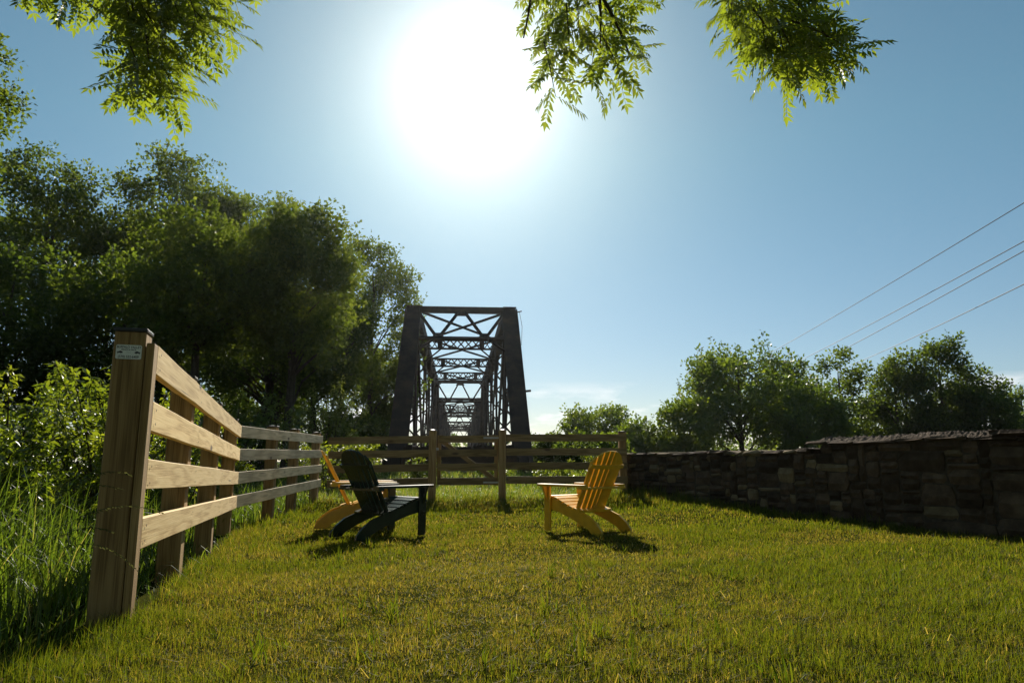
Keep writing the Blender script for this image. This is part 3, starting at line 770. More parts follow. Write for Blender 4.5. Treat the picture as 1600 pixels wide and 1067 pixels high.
# end face stones
p0 = wpt(0); d0 = wdir(.1); n0 = Vector((d0.y, -d0.x, 0))
if n0.x > 0: n0 = -n0
zz = gz(p0.x, p0.y) - .05
while zz < .9:
    h_ = rs.uniform(.1, .2); h_ = min(h_, .955 - zz)
    for q in (-.11, .11):
        o = link('stone', stone_mesh(.205, h_ - .012, .16, rs), M['stone'], wall)
        o.location = p0 - d0 * .06 + n0 * q + Vector((0, 0, zz + h_ / 2)); o.rotation_euler = (0, 0, math.atan2(n0.y, n0.x) + math.pi * (Vector((-n0.y, n0.x, 0)).dot(-d0) > 0))
    zz += h_
# coping stones on the lower left part
s = 0.02
while s < S_STEP - .1:
    wd = rs.uniform(.24, .5); wd = min(wd, S_STEP - s)
    p = wpt(s + wd / 2); d = wdir(s + wd / 2); h_ = rs.uniform(.05, .085)
    o = link('coping_stone', stone_mesh(wd - .012, h_, TH + .05, rs), M['stone_pale'] if rs.random() < .35 else M['stone'], wall)
    o.location = p + Vector((0, 0, wtop(s + wd / 2) + h_ / 2 - .004)); o.rotation_euler = (rs.uniform(-.02, .02), rs.uniform(-.025, .025), math.atan2(d.y, d.x)); s += wd
# higher right part: thin capping slabs, a bed of pebbly mortar, and one flat stone slab
s = S_STEP - .08
while s < WLEN:
    wd = rs.uniform(.35, .7); p = wpt(s + wd / 2); d = wdir(s + wd / 2)
    zt = wtop(s + wd / 2) + .13
    o = link('capping_slab', stone_mesh(wd - .008, .04, TH + .12, rs), M['stone'], wall)
    o.location = p + Vector((0, 0, zt + .02)); o.rotation_euler = (rs.uniform(-.02, .02), rs.uniform(-.015, .015), math.atan2(d.y, d.x)); s += wd
S_SLAB = 7.25
rb = []; rbf = []; nsx, nsy = 90, 12
for i in range(nsx + 1):
    s = S_STEP + .06 + (S_SLAB + .3 - S_STEP) * i / nsx; p = wpt(s); d = wdir(s); nr = Vector((d.y, -d.x, 0))
    if nr.x > 0: nr = -nr
    for k in range(nsy + 1):
        t = k / nsy * 2 - 1
        prof = max(0, 1 - abs(t) ** 3.2) * min(1, (i + 1) / 6)
        hgt = prof * (.065 + .03 * mnoise.noise(Vector((s * 3, t, 0))) + .035 * mnoise.noise(Vector((s * 17, t * 7, 1))) + .03 * mnoise.noise(Vector((s * 41, t * 13, 4))))
        rb.append(p + nr * t * (TH / 2 + .03) + Vector((0, 0, wtop(s) + .13 + .034 + max(0, hgt))))
for i in range(nsx):
    for k in range(nsy):
        a = i * (nsy + 1) + k; rbf.append((a, a + nsy + 1, a + nsy + 2, a + 1))
m = MB(); m.add(rb, rbf); m.build('mortar_cap', M['rubble'], wall)
s = S_SLAB
for wd in (.95, 1.2, 1.1, 1.0):
    if s + wd > WLEN: break
    p = wpt(s + wd / 2); d = wdir(s + wd / 2)
    o = link('top_slab', stone_mesh(wd - .01, .075, TH + .16, rs), M['stone'], wall)
    o.location = p + Vector((0, 0, wtop(s + wd / 2) + .13 + .04 + .045)); o.rotation_euler = (0, 0, math.atan2(d.y, d.x)); s += wd
# two pale loose stones at the foot of the wall end
for i, (x, y, s_) in enumerate(((2.40, 14.0, .17), (2.56, 13.85, .13))):
    o = link('loose_stone', stone_mesh(s_, s_ * .55, s_ * .8, rs), M['concrete']); o.location = (x, y, gz(x, y) + s_ * .25); o.rotation_euler = (.2, .1, i * 1.1)
    tag(o, ('larger pale loose stone by the right fence post foot', 'smaller pale loose stone against the wall end')[i], 'stone', 'loose stones at the foot of the wall end')

# ------------------------------------------------------------------ grass
def blades(x, y, h, w, lean, tint_, seg=2, z=None, droop=0.5, heading=None):
    n = len(x); z = ground_np(x, y) - .01 if z is None else z
    th = RNG.uniform(0, 2 * np.pi, n) if heading is None else heading
    fx, fy = np.cos(th), np.sin(th)                      # lean direction
    ph = th + np.pi / 2 + RNG.normal(0, .5, n); wx, wy = np.cos(ph), np.sin(ph)
    rows = []; tt = []
    for k in range(seg):
        t = k / seg; a = lean * (t + droop * t * t); wk = w * (1 - .75 * t ** 1.4) * .5
        cx, cy, cz = x + fx * h * np.sin(a) * t, y + fy * h * np.sin(a) * t, z + h * np.cos(a) * t
        rows.append(np.stack([cx - wx * wk, cy - wy * wk, cz], 1)); rows.append(np.stack([cx + wx * wk, cy + wy * wk, cz], 1))
    a = lean * (1 + droop); rows.append(np.stack([x + fx * h * np.sin(a), y + fy * h * np.sin(a), z + h * np.cos(a)], 1))
    V = np.stack(rows, 1); nv = V.shape[1]
    base = (np.arange(n) * nv)[:, None]
    polys = []
    for k in range(seg - 1): polys.append(base + np.array([[2 * k, 2 * k + 1, 2 * k + 3, 2 * k + 2]]))
    tri = base + np.array([[2 * seg - 2, 2 * seg - 1, 2 * seg]])
    return V.reshape(-1, 3), polys, tri, np.repeat(tint_, nv)
def grass_obj(name, parts, mat):
    vs = []; q = []; t3 = []; at = []; off = 0
    for V, polys, tri, a in parts:
        vs.append(V); q += [p + off for p in polys]; t3.append(tri + off); at.append(a); off += len(V)
    pl = ([np.concatenate(q)] if q else []) + [np.concatenate(t3)]
    return link(name, np_mesh(name, np.concatenate(vs), pl, np.concatenate(at)), mat)
def fence_x(y):
    """x of the left fence line at distance y"""
    return np.where(y < 3.33, -1.80 + (3.33 - y) * .02, np.where(y < 8.356, -1.78 - .3058 * (y - 3.33), -3.31 - .081 * (y - 8.356)))
wx_ = np.array([p.y for p in reversed(WP)]); wv_ = np.array([p.x for p in reversed(WP)])
def wall_x(y): return np.interp(y, wx_, wv_) - .2
def scatter(n, y0, y1, xl, xr):
    """uniform scatter; xl, xr functions of y"""
    y = RNG.uniform(y0, y1, n * 2); x = RNG.uniform(-8, 8, n * 2) * 1.0
    k = (x > xl(y)) & (x < xr(y)); return x[k], y[k]
LX = lambda y: np.maximum(fence_x(y) + .02, -.80 * y - .6)
RX = lambda y: np.minimum(wall_x(y) + .05, .80 * y + 1.3)
def lawn_band(y0, y1, dens, hmean, wmean):
    area = (y1 - y0) * 16; x, y = scatter(int(dens * area / 2), y0, y1, LX, RX)
    patch = .55 * vnoise(x, y, .8, 1) + .3 * vnoise(x, y, 2.3, 2) + .15 * vnoise(x, y, 7, 3)
    dry = np_sstep(.36, .68, patch + .12 * np.exp(-((x - .6) / 2.2) ** 2 - ((y - 3.8) / 2.4) ** 2))
    clump = vnoise(x, y, 9, 4)
    h = hmean * (.55 + .9 * clump) * RNG.uniform(.55, 1.35, len(x)) * (1 - .35 * dry)
    edge = np.exp(-np.abs(x - fence_x(y)) / .22)
    we = np.exp(-np.abs(x - wall_x(y)) / .3)
    bk = np_sstep(11.3, 13.2, y)
    h = h * (1 + 1.8 * edge + 1.2 * we + 2.2 * bk)
    tn = np.clip(RNG.normal(.33, .16, len(x)) + .36 * dry * RNG.uniform(.2, 1.2, len(x)) - .2 * edge, 0, .9)
    dead = RNG.random(len(x)) < .08 + .24 * dry
    tn = np.where(dead, RNG.uniform(.66, .93, len(x)), tn)
    lean = np.clip(np.abs(RNG.normal(.35, .28, len(x))), 0, 1.2); lean = np.where(dead, lean + .25, lean)
    return blades(x, y, h, wmean * RNG.uniform(.7, 1.3, len(x)), lean, tn)
parts = [lawn_band(1.5, 3.6, 12800, .052, .0030), lawn_band(3.6, 5.5, 8200, .052, .0038), lawn_band(5.5, 9, 4000, .055, .0058), lawn_band(9, 14.2, 1300, .060, .0105)]
# taller coarse tufts standing out of the mown turf
tx, ty = scatter(1500, 2.0, 13, LX, RX); keep = vnoise(tx, ty, 1.6, 8) > .52; tx, ty = tx[keep], ty[keep]
cx = np.repeat(tx, 9) + RNG.normal(0, .016, len(tx) * 9); cy = np.repeat(ty, 9) + RNG.normal(0, .016, len(tx) * 9)
parts.append(blades(cx, cy, RNG.uniform(.06, .15, len(cx)), RNG.uniform(.004, .008, len(cx)), np.abs(RNG.normal(.4, .3, len(cx))), np.clip(RNG.normal(.25, .15, len(cx)), 0, .7), 3))
# pale clippings lying on the turf
qx, qy = scatter(1100, 1.8, 10, LX, RX)
parts.append(blades(qx, qy, RNG.uniform(.03, .11, len(qx)), RNG.uniform(.002, .005, len(qx)), RNG.uniform(1.25, 1.5, len(qx)), RNG.uniform(.80, .97, len(qx)), 2, ground_np(qx, qy) + RNG.uniform(.015, .045, len(qx)), 0.03))
# brown thatch lying between the blades
qx, qy = scatter(24000, 1.6, 6.5, LX, RX)
parts.append(blades(qx, qy, RNG.uniform(.025, .07, len(qx)), RNG.uniform(.003, .006, len(qx)), RNG.uniform(1.2, 1.5, len(qx)), np.clip(RNG.normal(.72, .09, len(qx)), .5, .88), 1, ground_np(qx, qy) + RNG.uniform(.0, .018, len(qx)), 0.03))
tag(grass_obj('lawn_grass', parts, M['lawn']), 'mown sunlit lawn, green with straw brown patches', kind='stuff', cat='grass')

# tall grass and weeds on the left, along and behind the fences
parts = []
def tall_band(n, y0, y1, xl, xr, hfun, w0, w1, tmean=.45, seg=4, lean=.42):
    x, y = scatter(n, y0, y1, xl, xr)
    cl = vnoise(x, y, 2.2, 11); keep = RNG.random(len(x)) < .35 + .8 * cl; x, y = x[keep], y[keep]; cl = cl[keep]
    h = hfun(x, y) * (.55 + .6 * cl) * RNG.uniform(.5, 1.2, len(x))
    parts.append(blades(x, y, h, RNG.uniform(w0, w1, len(x)), np.abs(RNG.normal(lean, .25, len(x))), np.clip(RNG.normal(tmean, .22, len(x)), 0, .97), seg))
FL = lambda y: fence_x(y) - .10
tall_band(26000, 1.6, 4.4, lambda y: -.80 * y - 1.4, lambda y: FL(y) - .02, lambda x, y: .16 + .60 * np_sstep(.02, .85, FL(y) - x) * np_sstep(2.1, 3.4, y) + .15 * np_sstep(.3, 1.0, FL(y) - x), .004, .010)
tall_band(15000, 4.4, 9, lambda y: -.80 * y - 1.5, FL, lambda x, y: .3 + .45 * np_sstep(0, .9, FL(y) - x), .006, .013)
tall_band(9000, 9, 14.5, lambda y: -7.8 + 0 * y, FL, lambda x, y: .35 + .2 * np_sstep(0, .9, FL(y) - x), .009, .018)
# strip right under the left fence
tall_band(9000, 2.4, 8.4, lambda y: fence_x(y) - .16, lambda y: fence_x(y) + .10, lambda x, y: .17 + 0 * x, .004, .009)
# unmown strip under and beyond the back fence
tall_band(16000, 12.9, 17, lambda y: -5 + 0 * y, lambda y: 3.6 + 0 * y, lambda x, y: .18 + .16 * np_sstep(13.4, 14.2, y), .008, .016, .72)
tall_band(14000, 17, 26, lambda y: -7.9 + 0 * y, lambda y: 7.9 + 0 * y, lambda x, y: .40 + 0 * x, .014, .03, .68)
tag(grass_obj('tall_grass', parts, M['tall']), 'long unmown grass along the fences', kind='stuff', cat='grass')

# arching seed stems that hang in front of the near post
def seed_stem(base, tip, bow, label):
    base, tip = Vector(base), Vector(tip); mid = base.lerp(tip, .55) + Vector((0, 0, bow))
    pts = []
    for k in range(13):
        t = k / 12; pts.append(base * (1 - t) ** 2 + mid * 2 * t * (1 - t) + tip * t * t)
    r = empty('grass_stem', base); tag(r, label, 'grass stem', 'arching seed stems by the near post')
    m = MB(); m.tube([p - base for p in pts], [.0016 - .0009 * k / 12 for k in range(13)], 4); m.build('stem', M['tall'], r)
    vs = []; fs = []; rr = random.Random(int(base.x * 1000) & 999)
    for k in range(34):
        t = .55 + .45 * k / 33; p = base * (1 - t) ** 2 + mid * 2 * t * (1 - t) + tip * t * t
        d = (tip - mid).normalized(); s = Vector((rr.uniform(-1, 1), rr.uniform(-1, 1), rr.uniform(-1, .6))).normalized()
        a = d * .014 + s * .008; b = d.cross(s).normalized() * .0032
        n = len(vs); vs += [p - base, p - base + a * .5 + b, p - base + a, p - base + a * .5 - b]; fs.append((n, n + 1, n + 2, n + 3))
    m = MB(); m.add(vs, fs); m.build('seed_head', M['seed'], r)
for (bx, by), tp, bw, lab in (((-2.35, 3.05), P(205, 742, 3.0), .42, 'highest arching grass stem crossing the near fence post'),
                     ((-2.15, 2.75), P(213, 890, 2.9), .45, 'drooping grass stem hanging lowest across the near post foot'),
                     ((-2.3, 2.9), P(250, 800, 2.95), .38, 'long grass stem reaching past the near post to the lowest rail'),
                     ((-2.5, 3.0), P(190, 765, 3.0), .40, 'second grass stem crossing the middle of the near post'),
                     ((-2.4, 3.2), P(178, 832, 3.0), .30, 'short grass stem bending just left of the near post')):
    seed_stem((bx, by, gz(bx, by)), tp, bw, lab)

# ------------------------------------------------------------------ foliage
def leaf_quads(pos, axis, nrm, length, width, tint_, shape='diamond'):
    """one folded leaf per row: base, two sides, tip"""
    n = len(pos); side = np.cross(axis, nrm); side /= np.linalg.norm(side, axis=1, keepdims=True) + 1e-9
    up = np.cross(side, axis)
    L = length[:, None]; W = width[:, None]
    b = pos; tip = pos + axis * L - up * L * .08
    mid = pos + axis * L * .42
    l_ = mid + side * W * .5 + up * W * .10; r_ = mid - side * W * .5 + up * W * .10
    V = np.stack([b, r_, tip, l_], 1).reshape(-1, 3)
    base = (np.arange(n) * 4)[:, None]
    return V, np.concatenate([base + np.array([[0, 1, 2]]), base + np.array([[0, 2, 3]])]), np.repeat(tint_, 4)
def unit(v): return v / (np.linalg.norm(v, axis=1, keepdims=True) + 1e-9)
def sprigs(cen, direc, count, length, spread, leaf_len, leaf_w, rng, tmean, tspread):
    """leaves along short twigs; cen, direc (n,3)"""
    n = len(cen); N = n * count
    idx = np.repeat(np.arange(n), count)
    t = rng.random(N); rnd = unit(rng.normal(size=(N, 3)))
    pos = cen[idx] + direc[idx] * (t * length)[:, None] + rnd * (spread * (1.05 - .6 * t))[:, None]
    ax = unit(rnd * .9 + direc[idx] * .5 + np.array([0, 0, -.25]))
    nr = unit(rng.normal(size=(N, 3)) * .7 + np.array([0, 0, .8]))
    st = rng.normal(tmean, tspread, n)
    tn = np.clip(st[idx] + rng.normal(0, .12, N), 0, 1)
    return leaf_quads(pos, ax, nr, leaf_len * rng.uniform(.65, 1.3, N), leaf_w * rng.uniform(.7, 1.25, N), tn)

def tree(name, label, group, x, y, top, rx, base, leaf=.16, nl=34, nsp=30, nleaf=13, mat='maple', seed=1, shape=1.0, trunk_r=.16, cat='tree', lean=0.0, ry=None, tmean=.45, upness=.8, multi=1):
    rng = np.random.default_rng(seed); rr = random.Random(seed)
    g0 = gz(x, y); ry = ry or rx
    root = empty(name, (x, y, g0)); tag(root, label, cat, group)
    H = top - g0; zb = base - g0
    cz = (H + zb) / 2; rz = (H - zb) / 2
    lob = []
    for k in range(int(nl * 1.4)):
        for _ in range(30):
            v = unit(rng.normal(size=(1, 3)))[0] * rng.uniform(.35, 1.0) ** .6
            if shape > 1 and v[2] > 0: v[:2] *= (1 - .35 * v[2] * (shape - 1))
            break
        lr = rng.uniform(.12, .27) * min(rx, rz)
        c = np.array([v[0] * (rx - lr * .8) + lean * (v[2]), v[1] * (ry - lr * .8), cz + v[2] * (rz - lr * .8)])
        lob.append((c, lr))
    Vs = []; Fs = []; At = []; off = 0
    for c, lr in lob:
        ns_ = max(8, int(nsp * .62)); d = unit(rng.normal(size=(ns_, 3)) + np.array([0, 0, .35])); cen = c + d * lr * (rng.uniform(.3, 1.0, (ns_, 1)) + .55 * (rng.random((ns_, 1)) < .16)) * np.array([1, 1, .95])
        dd = unit(d * .7 + np.array([0, 0, upness]) + rng.normal(size=(ns_, 3)) * .3)
        V, F, A_ = sprigs(cen, dd, nleaf, leaf * 3.6, leaf * 1.15, leaf, leaf * .72, rng, tmean + rng.normal(0, .12), .14)
        Vs.append(V); Fs.append(F + off); At.append(A_); off += len(V)
    link('crown', np_mesh('crown', np.concatenate(Vs), [np.concatenate(Fs)], np.concatenate(At)), M[mat], root)
    t = MB()
    for q in range(multi):
        ox, oy = (rr.uniform(-.5, .5), rr.uniform(-.4, .4)) if multi > 1 else (0, 0)
        pts = []; rads = []
        for k in range(8):
            s = k / 7; pts.append((ox + rr.uniform(-.06, .06) * H * .12 * s + ox * s * 1.6 + lean * s * .6, oy + rr.uniform(-.05, .05) * H * .1 * s, -.15 + s * H * .88))
            rads.append(trunk_r * ((1 - s) ** .8 * .9 + .06) * (1.35 if k == 0 else 1))
        t.tube(pts, rads, 8)
        for c, lr in lob[q::multi][:16]:
            s = min(.8, max(.18, (c[2] - .35 * np.hypot(c[0], c[1])) / (H * .88))); i = int(s * 7); a = Vector(pts[i]); b = Vector(c)
            m_ = a.lerp(b, .55) + Vector((rr.uniform(-.15, .15), rr.uniform(-.15, .15), .10 * (b - a).length))
            r0 = rads[i] * .5; t.tube([a, a.lerp(m_, .5) + Vector((0, 0, .03)), m_, b], [r0, r0 * .75, r0 * .5, r0 * .15], 5, False)
    t.build('trunk', M['bark'], root)
    return root

def tree_px(name, label, group, px, pytop, Y, half_px, pybase=690, **kw):
    p = P(px, pytop, Y); rx = half_px * Y / 1067; b = P(px, pybase, Y).z
    return tree(name, label, group, p.x, Y, p.z, rx, b, **kw)
G1 = 'tall maples on the left river bank'
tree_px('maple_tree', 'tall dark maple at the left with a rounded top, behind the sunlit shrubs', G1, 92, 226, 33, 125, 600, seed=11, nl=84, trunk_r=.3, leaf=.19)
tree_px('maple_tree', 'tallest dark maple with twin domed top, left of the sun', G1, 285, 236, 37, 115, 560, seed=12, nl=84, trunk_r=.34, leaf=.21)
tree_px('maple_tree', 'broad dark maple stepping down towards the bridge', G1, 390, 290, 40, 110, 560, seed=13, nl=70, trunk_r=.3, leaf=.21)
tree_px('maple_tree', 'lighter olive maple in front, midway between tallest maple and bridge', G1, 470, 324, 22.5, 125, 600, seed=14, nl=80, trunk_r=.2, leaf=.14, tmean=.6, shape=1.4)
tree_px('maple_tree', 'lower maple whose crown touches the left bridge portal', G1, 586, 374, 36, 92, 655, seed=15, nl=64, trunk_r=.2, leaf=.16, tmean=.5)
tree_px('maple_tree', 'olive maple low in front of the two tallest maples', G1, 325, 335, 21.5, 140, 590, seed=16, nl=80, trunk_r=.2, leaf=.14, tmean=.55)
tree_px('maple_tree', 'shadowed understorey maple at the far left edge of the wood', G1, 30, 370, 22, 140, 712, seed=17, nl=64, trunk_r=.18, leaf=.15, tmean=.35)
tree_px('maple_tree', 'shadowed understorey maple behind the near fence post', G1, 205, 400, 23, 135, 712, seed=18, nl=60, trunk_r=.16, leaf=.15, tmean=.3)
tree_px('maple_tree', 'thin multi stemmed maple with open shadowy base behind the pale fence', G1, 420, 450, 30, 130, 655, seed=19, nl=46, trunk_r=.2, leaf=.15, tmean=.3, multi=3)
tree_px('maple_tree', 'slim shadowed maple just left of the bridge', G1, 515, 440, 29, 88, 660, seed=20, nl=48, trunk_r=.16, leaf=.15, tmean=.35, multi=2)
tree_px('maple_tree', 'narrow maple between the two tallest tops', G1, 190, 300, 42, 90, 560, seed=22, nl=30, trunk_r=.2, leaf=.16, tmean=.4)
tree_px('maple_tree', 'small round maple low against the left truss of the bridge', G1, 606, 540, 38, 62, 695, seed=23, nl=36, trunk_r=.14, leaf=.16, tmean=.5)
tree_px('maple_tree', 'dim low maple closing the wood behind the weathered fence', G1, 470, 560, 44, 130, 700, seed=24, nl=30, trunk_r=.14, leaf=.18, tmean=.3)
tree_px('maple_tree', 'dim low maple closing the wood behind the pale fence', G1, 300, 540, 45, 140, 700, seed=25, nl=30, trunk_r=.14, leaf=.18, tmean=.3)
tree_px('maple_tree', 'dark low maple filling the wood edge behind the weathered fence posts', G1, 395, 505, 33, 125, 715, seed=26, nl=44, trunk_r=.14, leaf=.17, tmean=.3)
tree_px('edge_tree', 'dark tree whose branch tips enter at the left picture edge', None, -62, 10, 15, 125, 430, seed=21, nl=46, trunk_r=.2, leaf=.11, tmean=.5)
G2 = 'trees beyond the stone wall'
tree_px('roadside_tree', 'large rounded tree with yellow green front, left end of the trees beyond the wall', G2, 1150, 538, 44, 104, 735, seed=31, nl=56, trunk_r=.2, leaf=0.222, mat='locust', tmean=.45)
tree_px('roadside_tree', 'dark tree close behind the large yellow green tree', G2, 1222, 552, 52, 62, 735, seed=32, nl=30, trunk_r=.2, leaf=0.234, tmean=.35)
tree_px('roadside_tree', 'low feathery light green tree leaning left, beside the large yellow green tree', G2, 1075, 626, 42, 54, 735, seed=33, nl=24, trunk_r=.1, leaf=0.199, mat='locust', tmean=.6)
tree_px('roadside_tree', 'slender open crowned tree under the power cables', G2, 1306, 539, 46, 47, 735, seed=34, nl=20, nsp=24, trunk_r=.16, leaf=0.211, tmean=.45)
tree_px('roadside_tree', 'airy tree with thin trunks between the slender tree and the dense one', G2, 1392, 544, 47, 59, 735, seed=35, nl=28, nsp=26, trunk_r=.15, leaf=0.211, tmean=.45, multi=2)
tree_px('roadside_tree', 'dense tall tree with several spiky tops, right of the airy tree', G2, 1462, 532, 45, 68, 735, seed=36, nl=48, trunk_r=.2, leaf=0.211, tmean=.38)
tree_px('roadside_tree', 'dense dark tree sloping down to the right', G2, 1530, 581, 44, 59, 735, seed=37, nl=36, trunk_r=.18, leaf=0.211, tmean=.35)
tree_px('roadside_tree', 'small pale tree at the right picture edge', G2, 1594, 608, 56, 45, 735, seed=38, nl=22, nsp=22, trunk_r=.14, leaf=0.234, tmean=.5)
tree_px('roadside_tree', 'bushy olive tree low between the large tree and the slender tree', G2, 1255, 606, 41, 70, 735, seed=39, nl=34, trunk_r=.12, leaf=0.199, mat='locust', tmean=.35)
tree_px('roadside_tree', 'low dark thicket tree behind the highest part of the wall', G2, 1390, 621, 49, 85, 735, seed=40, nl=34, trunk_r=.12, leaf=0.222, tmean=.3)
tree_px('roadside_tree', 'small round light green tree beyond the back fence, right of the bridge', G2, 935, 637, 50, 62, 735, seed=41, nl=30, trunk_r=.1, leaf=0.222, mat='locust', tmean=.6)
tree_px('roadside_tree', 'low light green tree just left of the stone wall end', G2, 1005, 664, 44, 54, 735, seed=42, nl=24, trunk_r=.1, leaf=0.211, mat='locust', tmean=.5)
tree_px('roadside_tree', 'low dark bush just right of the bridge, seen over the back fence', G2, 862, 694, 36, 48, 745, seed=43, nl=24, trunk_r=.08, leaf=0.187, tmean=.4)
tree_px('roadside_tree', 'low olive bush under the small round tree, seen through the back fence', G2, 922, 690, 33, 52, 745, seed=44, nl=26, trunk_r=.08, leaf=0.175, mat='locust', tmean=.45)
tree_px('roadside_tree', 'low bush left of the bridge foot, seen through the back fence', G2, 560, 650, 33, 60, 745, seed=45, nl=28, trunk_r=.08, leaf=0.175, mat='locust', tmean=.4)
# far wood on the other bank: one mass
rng = np.random.default_rng(55)
cen = []
for k in range(3300):
    a = rng.uniform(-260, 330); yy = 200 + rng.uniform(-8, 25) + abs(a) * .02
    hh = 5.0 + 2.6 * vnoise(np.array([a]), np.array([0.0]), .06, 3)[0] + 1.4 * vnoise(np.array([a]), np.array([0.0]), .3, 5)[0]
    cen.append((a, yy, rng.uniform(.0, 1) ** .85 * hh - .3))
cen = np.array(cen); V, F, A_ = sprigs(cen, unit(rng.normal(size=cen.shape) * .4 + np.array([0, 0, 1])), 10, 1.5, .9, 1.0, .8, rng, .4, .15)
tag(link('far_wood', np_mesh('far_wood', V, [F], A_), M['locust']), 'low far off wood along the opposite river bank', kind='stuff', cat='wood')

# shrubs and saplings close to the fence
def shrub(name, label, group, x, y, h, r, n_stem, leaf, seed, mat='shrub', lps=60, tmean=.5, arch=.35, cat='shrub'):
    rng = np.random.default_rng(seed); rr = random.Random(seed); g0 = gz(x, y)
    root = empty(name, (x, y, g0)); tag(root, label, cat, group)
    t = MB(); pos = []; ax = []; tn = []
    for k in range(n_stem):
        az = rr.uniform(0, 6.283); out = rr.uniform(.2, 1) ** .6 * r; hh = h * rr.uniform(.55, 1.0) * (1 - .25 * (out / r) ** 2)
        b0 = Vector((rr.uniform(-.25, .25) * r, rr.uniform(-.25, .25) * r, -.05)); tip = Vector((math.cos(az) * out, math.sin(az) * out, hh))
        mid = b0.lerp(tip, .5) + Vector((0, 0, arch * .4 * h))- Vector((math.cos(az), math.sin(az), 0)) * out * .15
        pts = [b0 * (1 - s) ** 2 + mid * 2 * s * (1 - s) + tip * s * s for s in [i / 6 for i in range(7)]]
        t.tube(pts, [.012 * h * (1 - i / 7) * .6 + .0015 for i in range(7)], 5, False)
        st = rng.normal(tmean, .15)
        for q in range(lps):
            s = .22 + .78 * (q / lps) ** .8; i = min(5, int(s * 6)); p = pts[i].lerp(pts[i + 1], s * 6 - i)
            side = Vector((rr.gauss(0, 1), rr.gauss(0, 1), rr.gauss(0, .7) + .1)).normalized()
            tw = rr.uniform(.05, .22) * r * (1.15 - s * .7)
            for u in range(3):
                pos.append(p + side * tw * (u + 1) / 3 + Vector((rr.gauss(0, .3), rr.gauss(0, .3), rr.gauss(0, .3))) * leaf * .6)
                a_ = (side + Vector((rr.gauss(0, .6), rr.gauss(0, .6), rr.gauss(0, .5) - .25))).normalized(); ax.append(a_); tn.append(np.clip(st + rr.gauss(0, .15) + .25 * (s - .6), 0, 1))
    pos = np.array([tuple(p) for p in pos]); ax = np.array([tuple(a) for a in ax]); tn = np.array(tn); N = len(pos)
    nr = unit(rng.normal(size=(N, 3)) * .55 + np.array([0, 0, .9]))
    V, F, A_ = leaf_quads(pos, ax, nr, leaf * rng.uniform(.6, 1.25, N), leaf * .48 * rng.uniform(.75, 1.2, N), tn)
    link('foliage', np_mesh('foliage', V, [F], A_), M[mat], root)
    t.build('stems', M['bark'], root); return root
G3 = 'shrubs in the weeds left of the fence'
shrub('leafy_shrub', 'bushy sunlit shrub at the left edge, tallest of the shrubs', G3, -5.4, 7.4, 2.1, 1.05, 34, .075, 61, lps=70)
shrub('leafy_shrub', 'sunlit yellow green shrub close to the left of the near post', G3, -4.05, 6.9, 2.05, .8, 30, .07, 62, lps=66, tmean=.62)
shrub('leafy_shrub', 'lower dark leafy shrub between the near post and the shrubs behind', G3, -4.4, 5.6, 1.25, .85, 30, .07, 63, lps=60, tmean=.35)
shrub('leafy_shrub', 'dark shrub at the left picture edge under the broad leafed sprig', G3, -5.3, 5.6, 1.5, .9, 30, .075, 64, lps=60, tmean=.35)
shrub('leafy_shrub', 'shrub behind the pale fence, seen between its rails', G3, -4.5, 9.0, 1.7, .9, 26, .075, 65, lps=60, tmean=.5)
shrub('leafy_shrub', 'shrub showing between the weathered rails and their posts', G3, -4.9, 11.5, 1.25, .8, 24, .08, 66, lps=56, tmean=.65)
shrub('leafy_shrub', 'low bright shrub beyond the back fence, above the dark green chair', G3, -4.3, 16.8, 1.65, 1.2, 24, .10, 67, lps=50, tmean=.8)
shrub('leafy_shrub', 'thicket shrub in front of the left foot of the bridge', G3, -7.6, 19.5, 3.0, 2.0, 30, .12, 68, lps=60, tmean=.45)
shrub('leafy_shrub', 'dark thicket at the foot of the maples, beyond the weathered fence', G3, -8.6, 17.0, 2.4, 1.9, 30, .12, 69, lps=60, tmean=.3)
shrub('leafy_shrub', 'bright bush left of the bridge foot, beyond the corner of the fence', G3, -5.7, 21.5, 3.4, 1.3, 26, .12, 70, lps=56, tmean=.7)
G4 = 'saplings growing up behind the pale fence'
shrub('sapling', 'sapling with bright tip rising just behind the near post cap', G4, -2.75, 4.75, 1.78, .22, 5, .06, 71, lps=40, tmean=.85, cat='sapling')
shrub('sapling', 'sapling whose bright leaves show above the second fence post', G4, -3.05, 5.6, 1.62, .25, 5, .06, 72, lps=40, tmean=.85, cat='sapling')
shrub('sapling', 'sapling with broad leaves at the left picture edge', G4, -3.9, 4.85, 1.95, .30, 6, .09, 73, lps=26, tmean=.85, cat='sapling', arch=.2)
G5 = 'weeds beyond the back fence'
for i, (x, y, h_, lab) in enumerate(((-.4, 18.5, .9, 'weedy clump behind the gate, left of its hinge post'), (1.0, 17.6, .8, 'weedy clump beyond the back fence, left of the yellow chair back'), (2.2, 18.6, 1.3, 'leafy weed clump beyond the right end of the back fence'), (-2.4, 18.8, 1.0, 'weedy clump behind the gate latch post'))):
    shrub('weed_clump', lab, G5, x, y, h_, .7, 16, .09, 80 + i, lps=34, tmean=.6, cat='weeds')

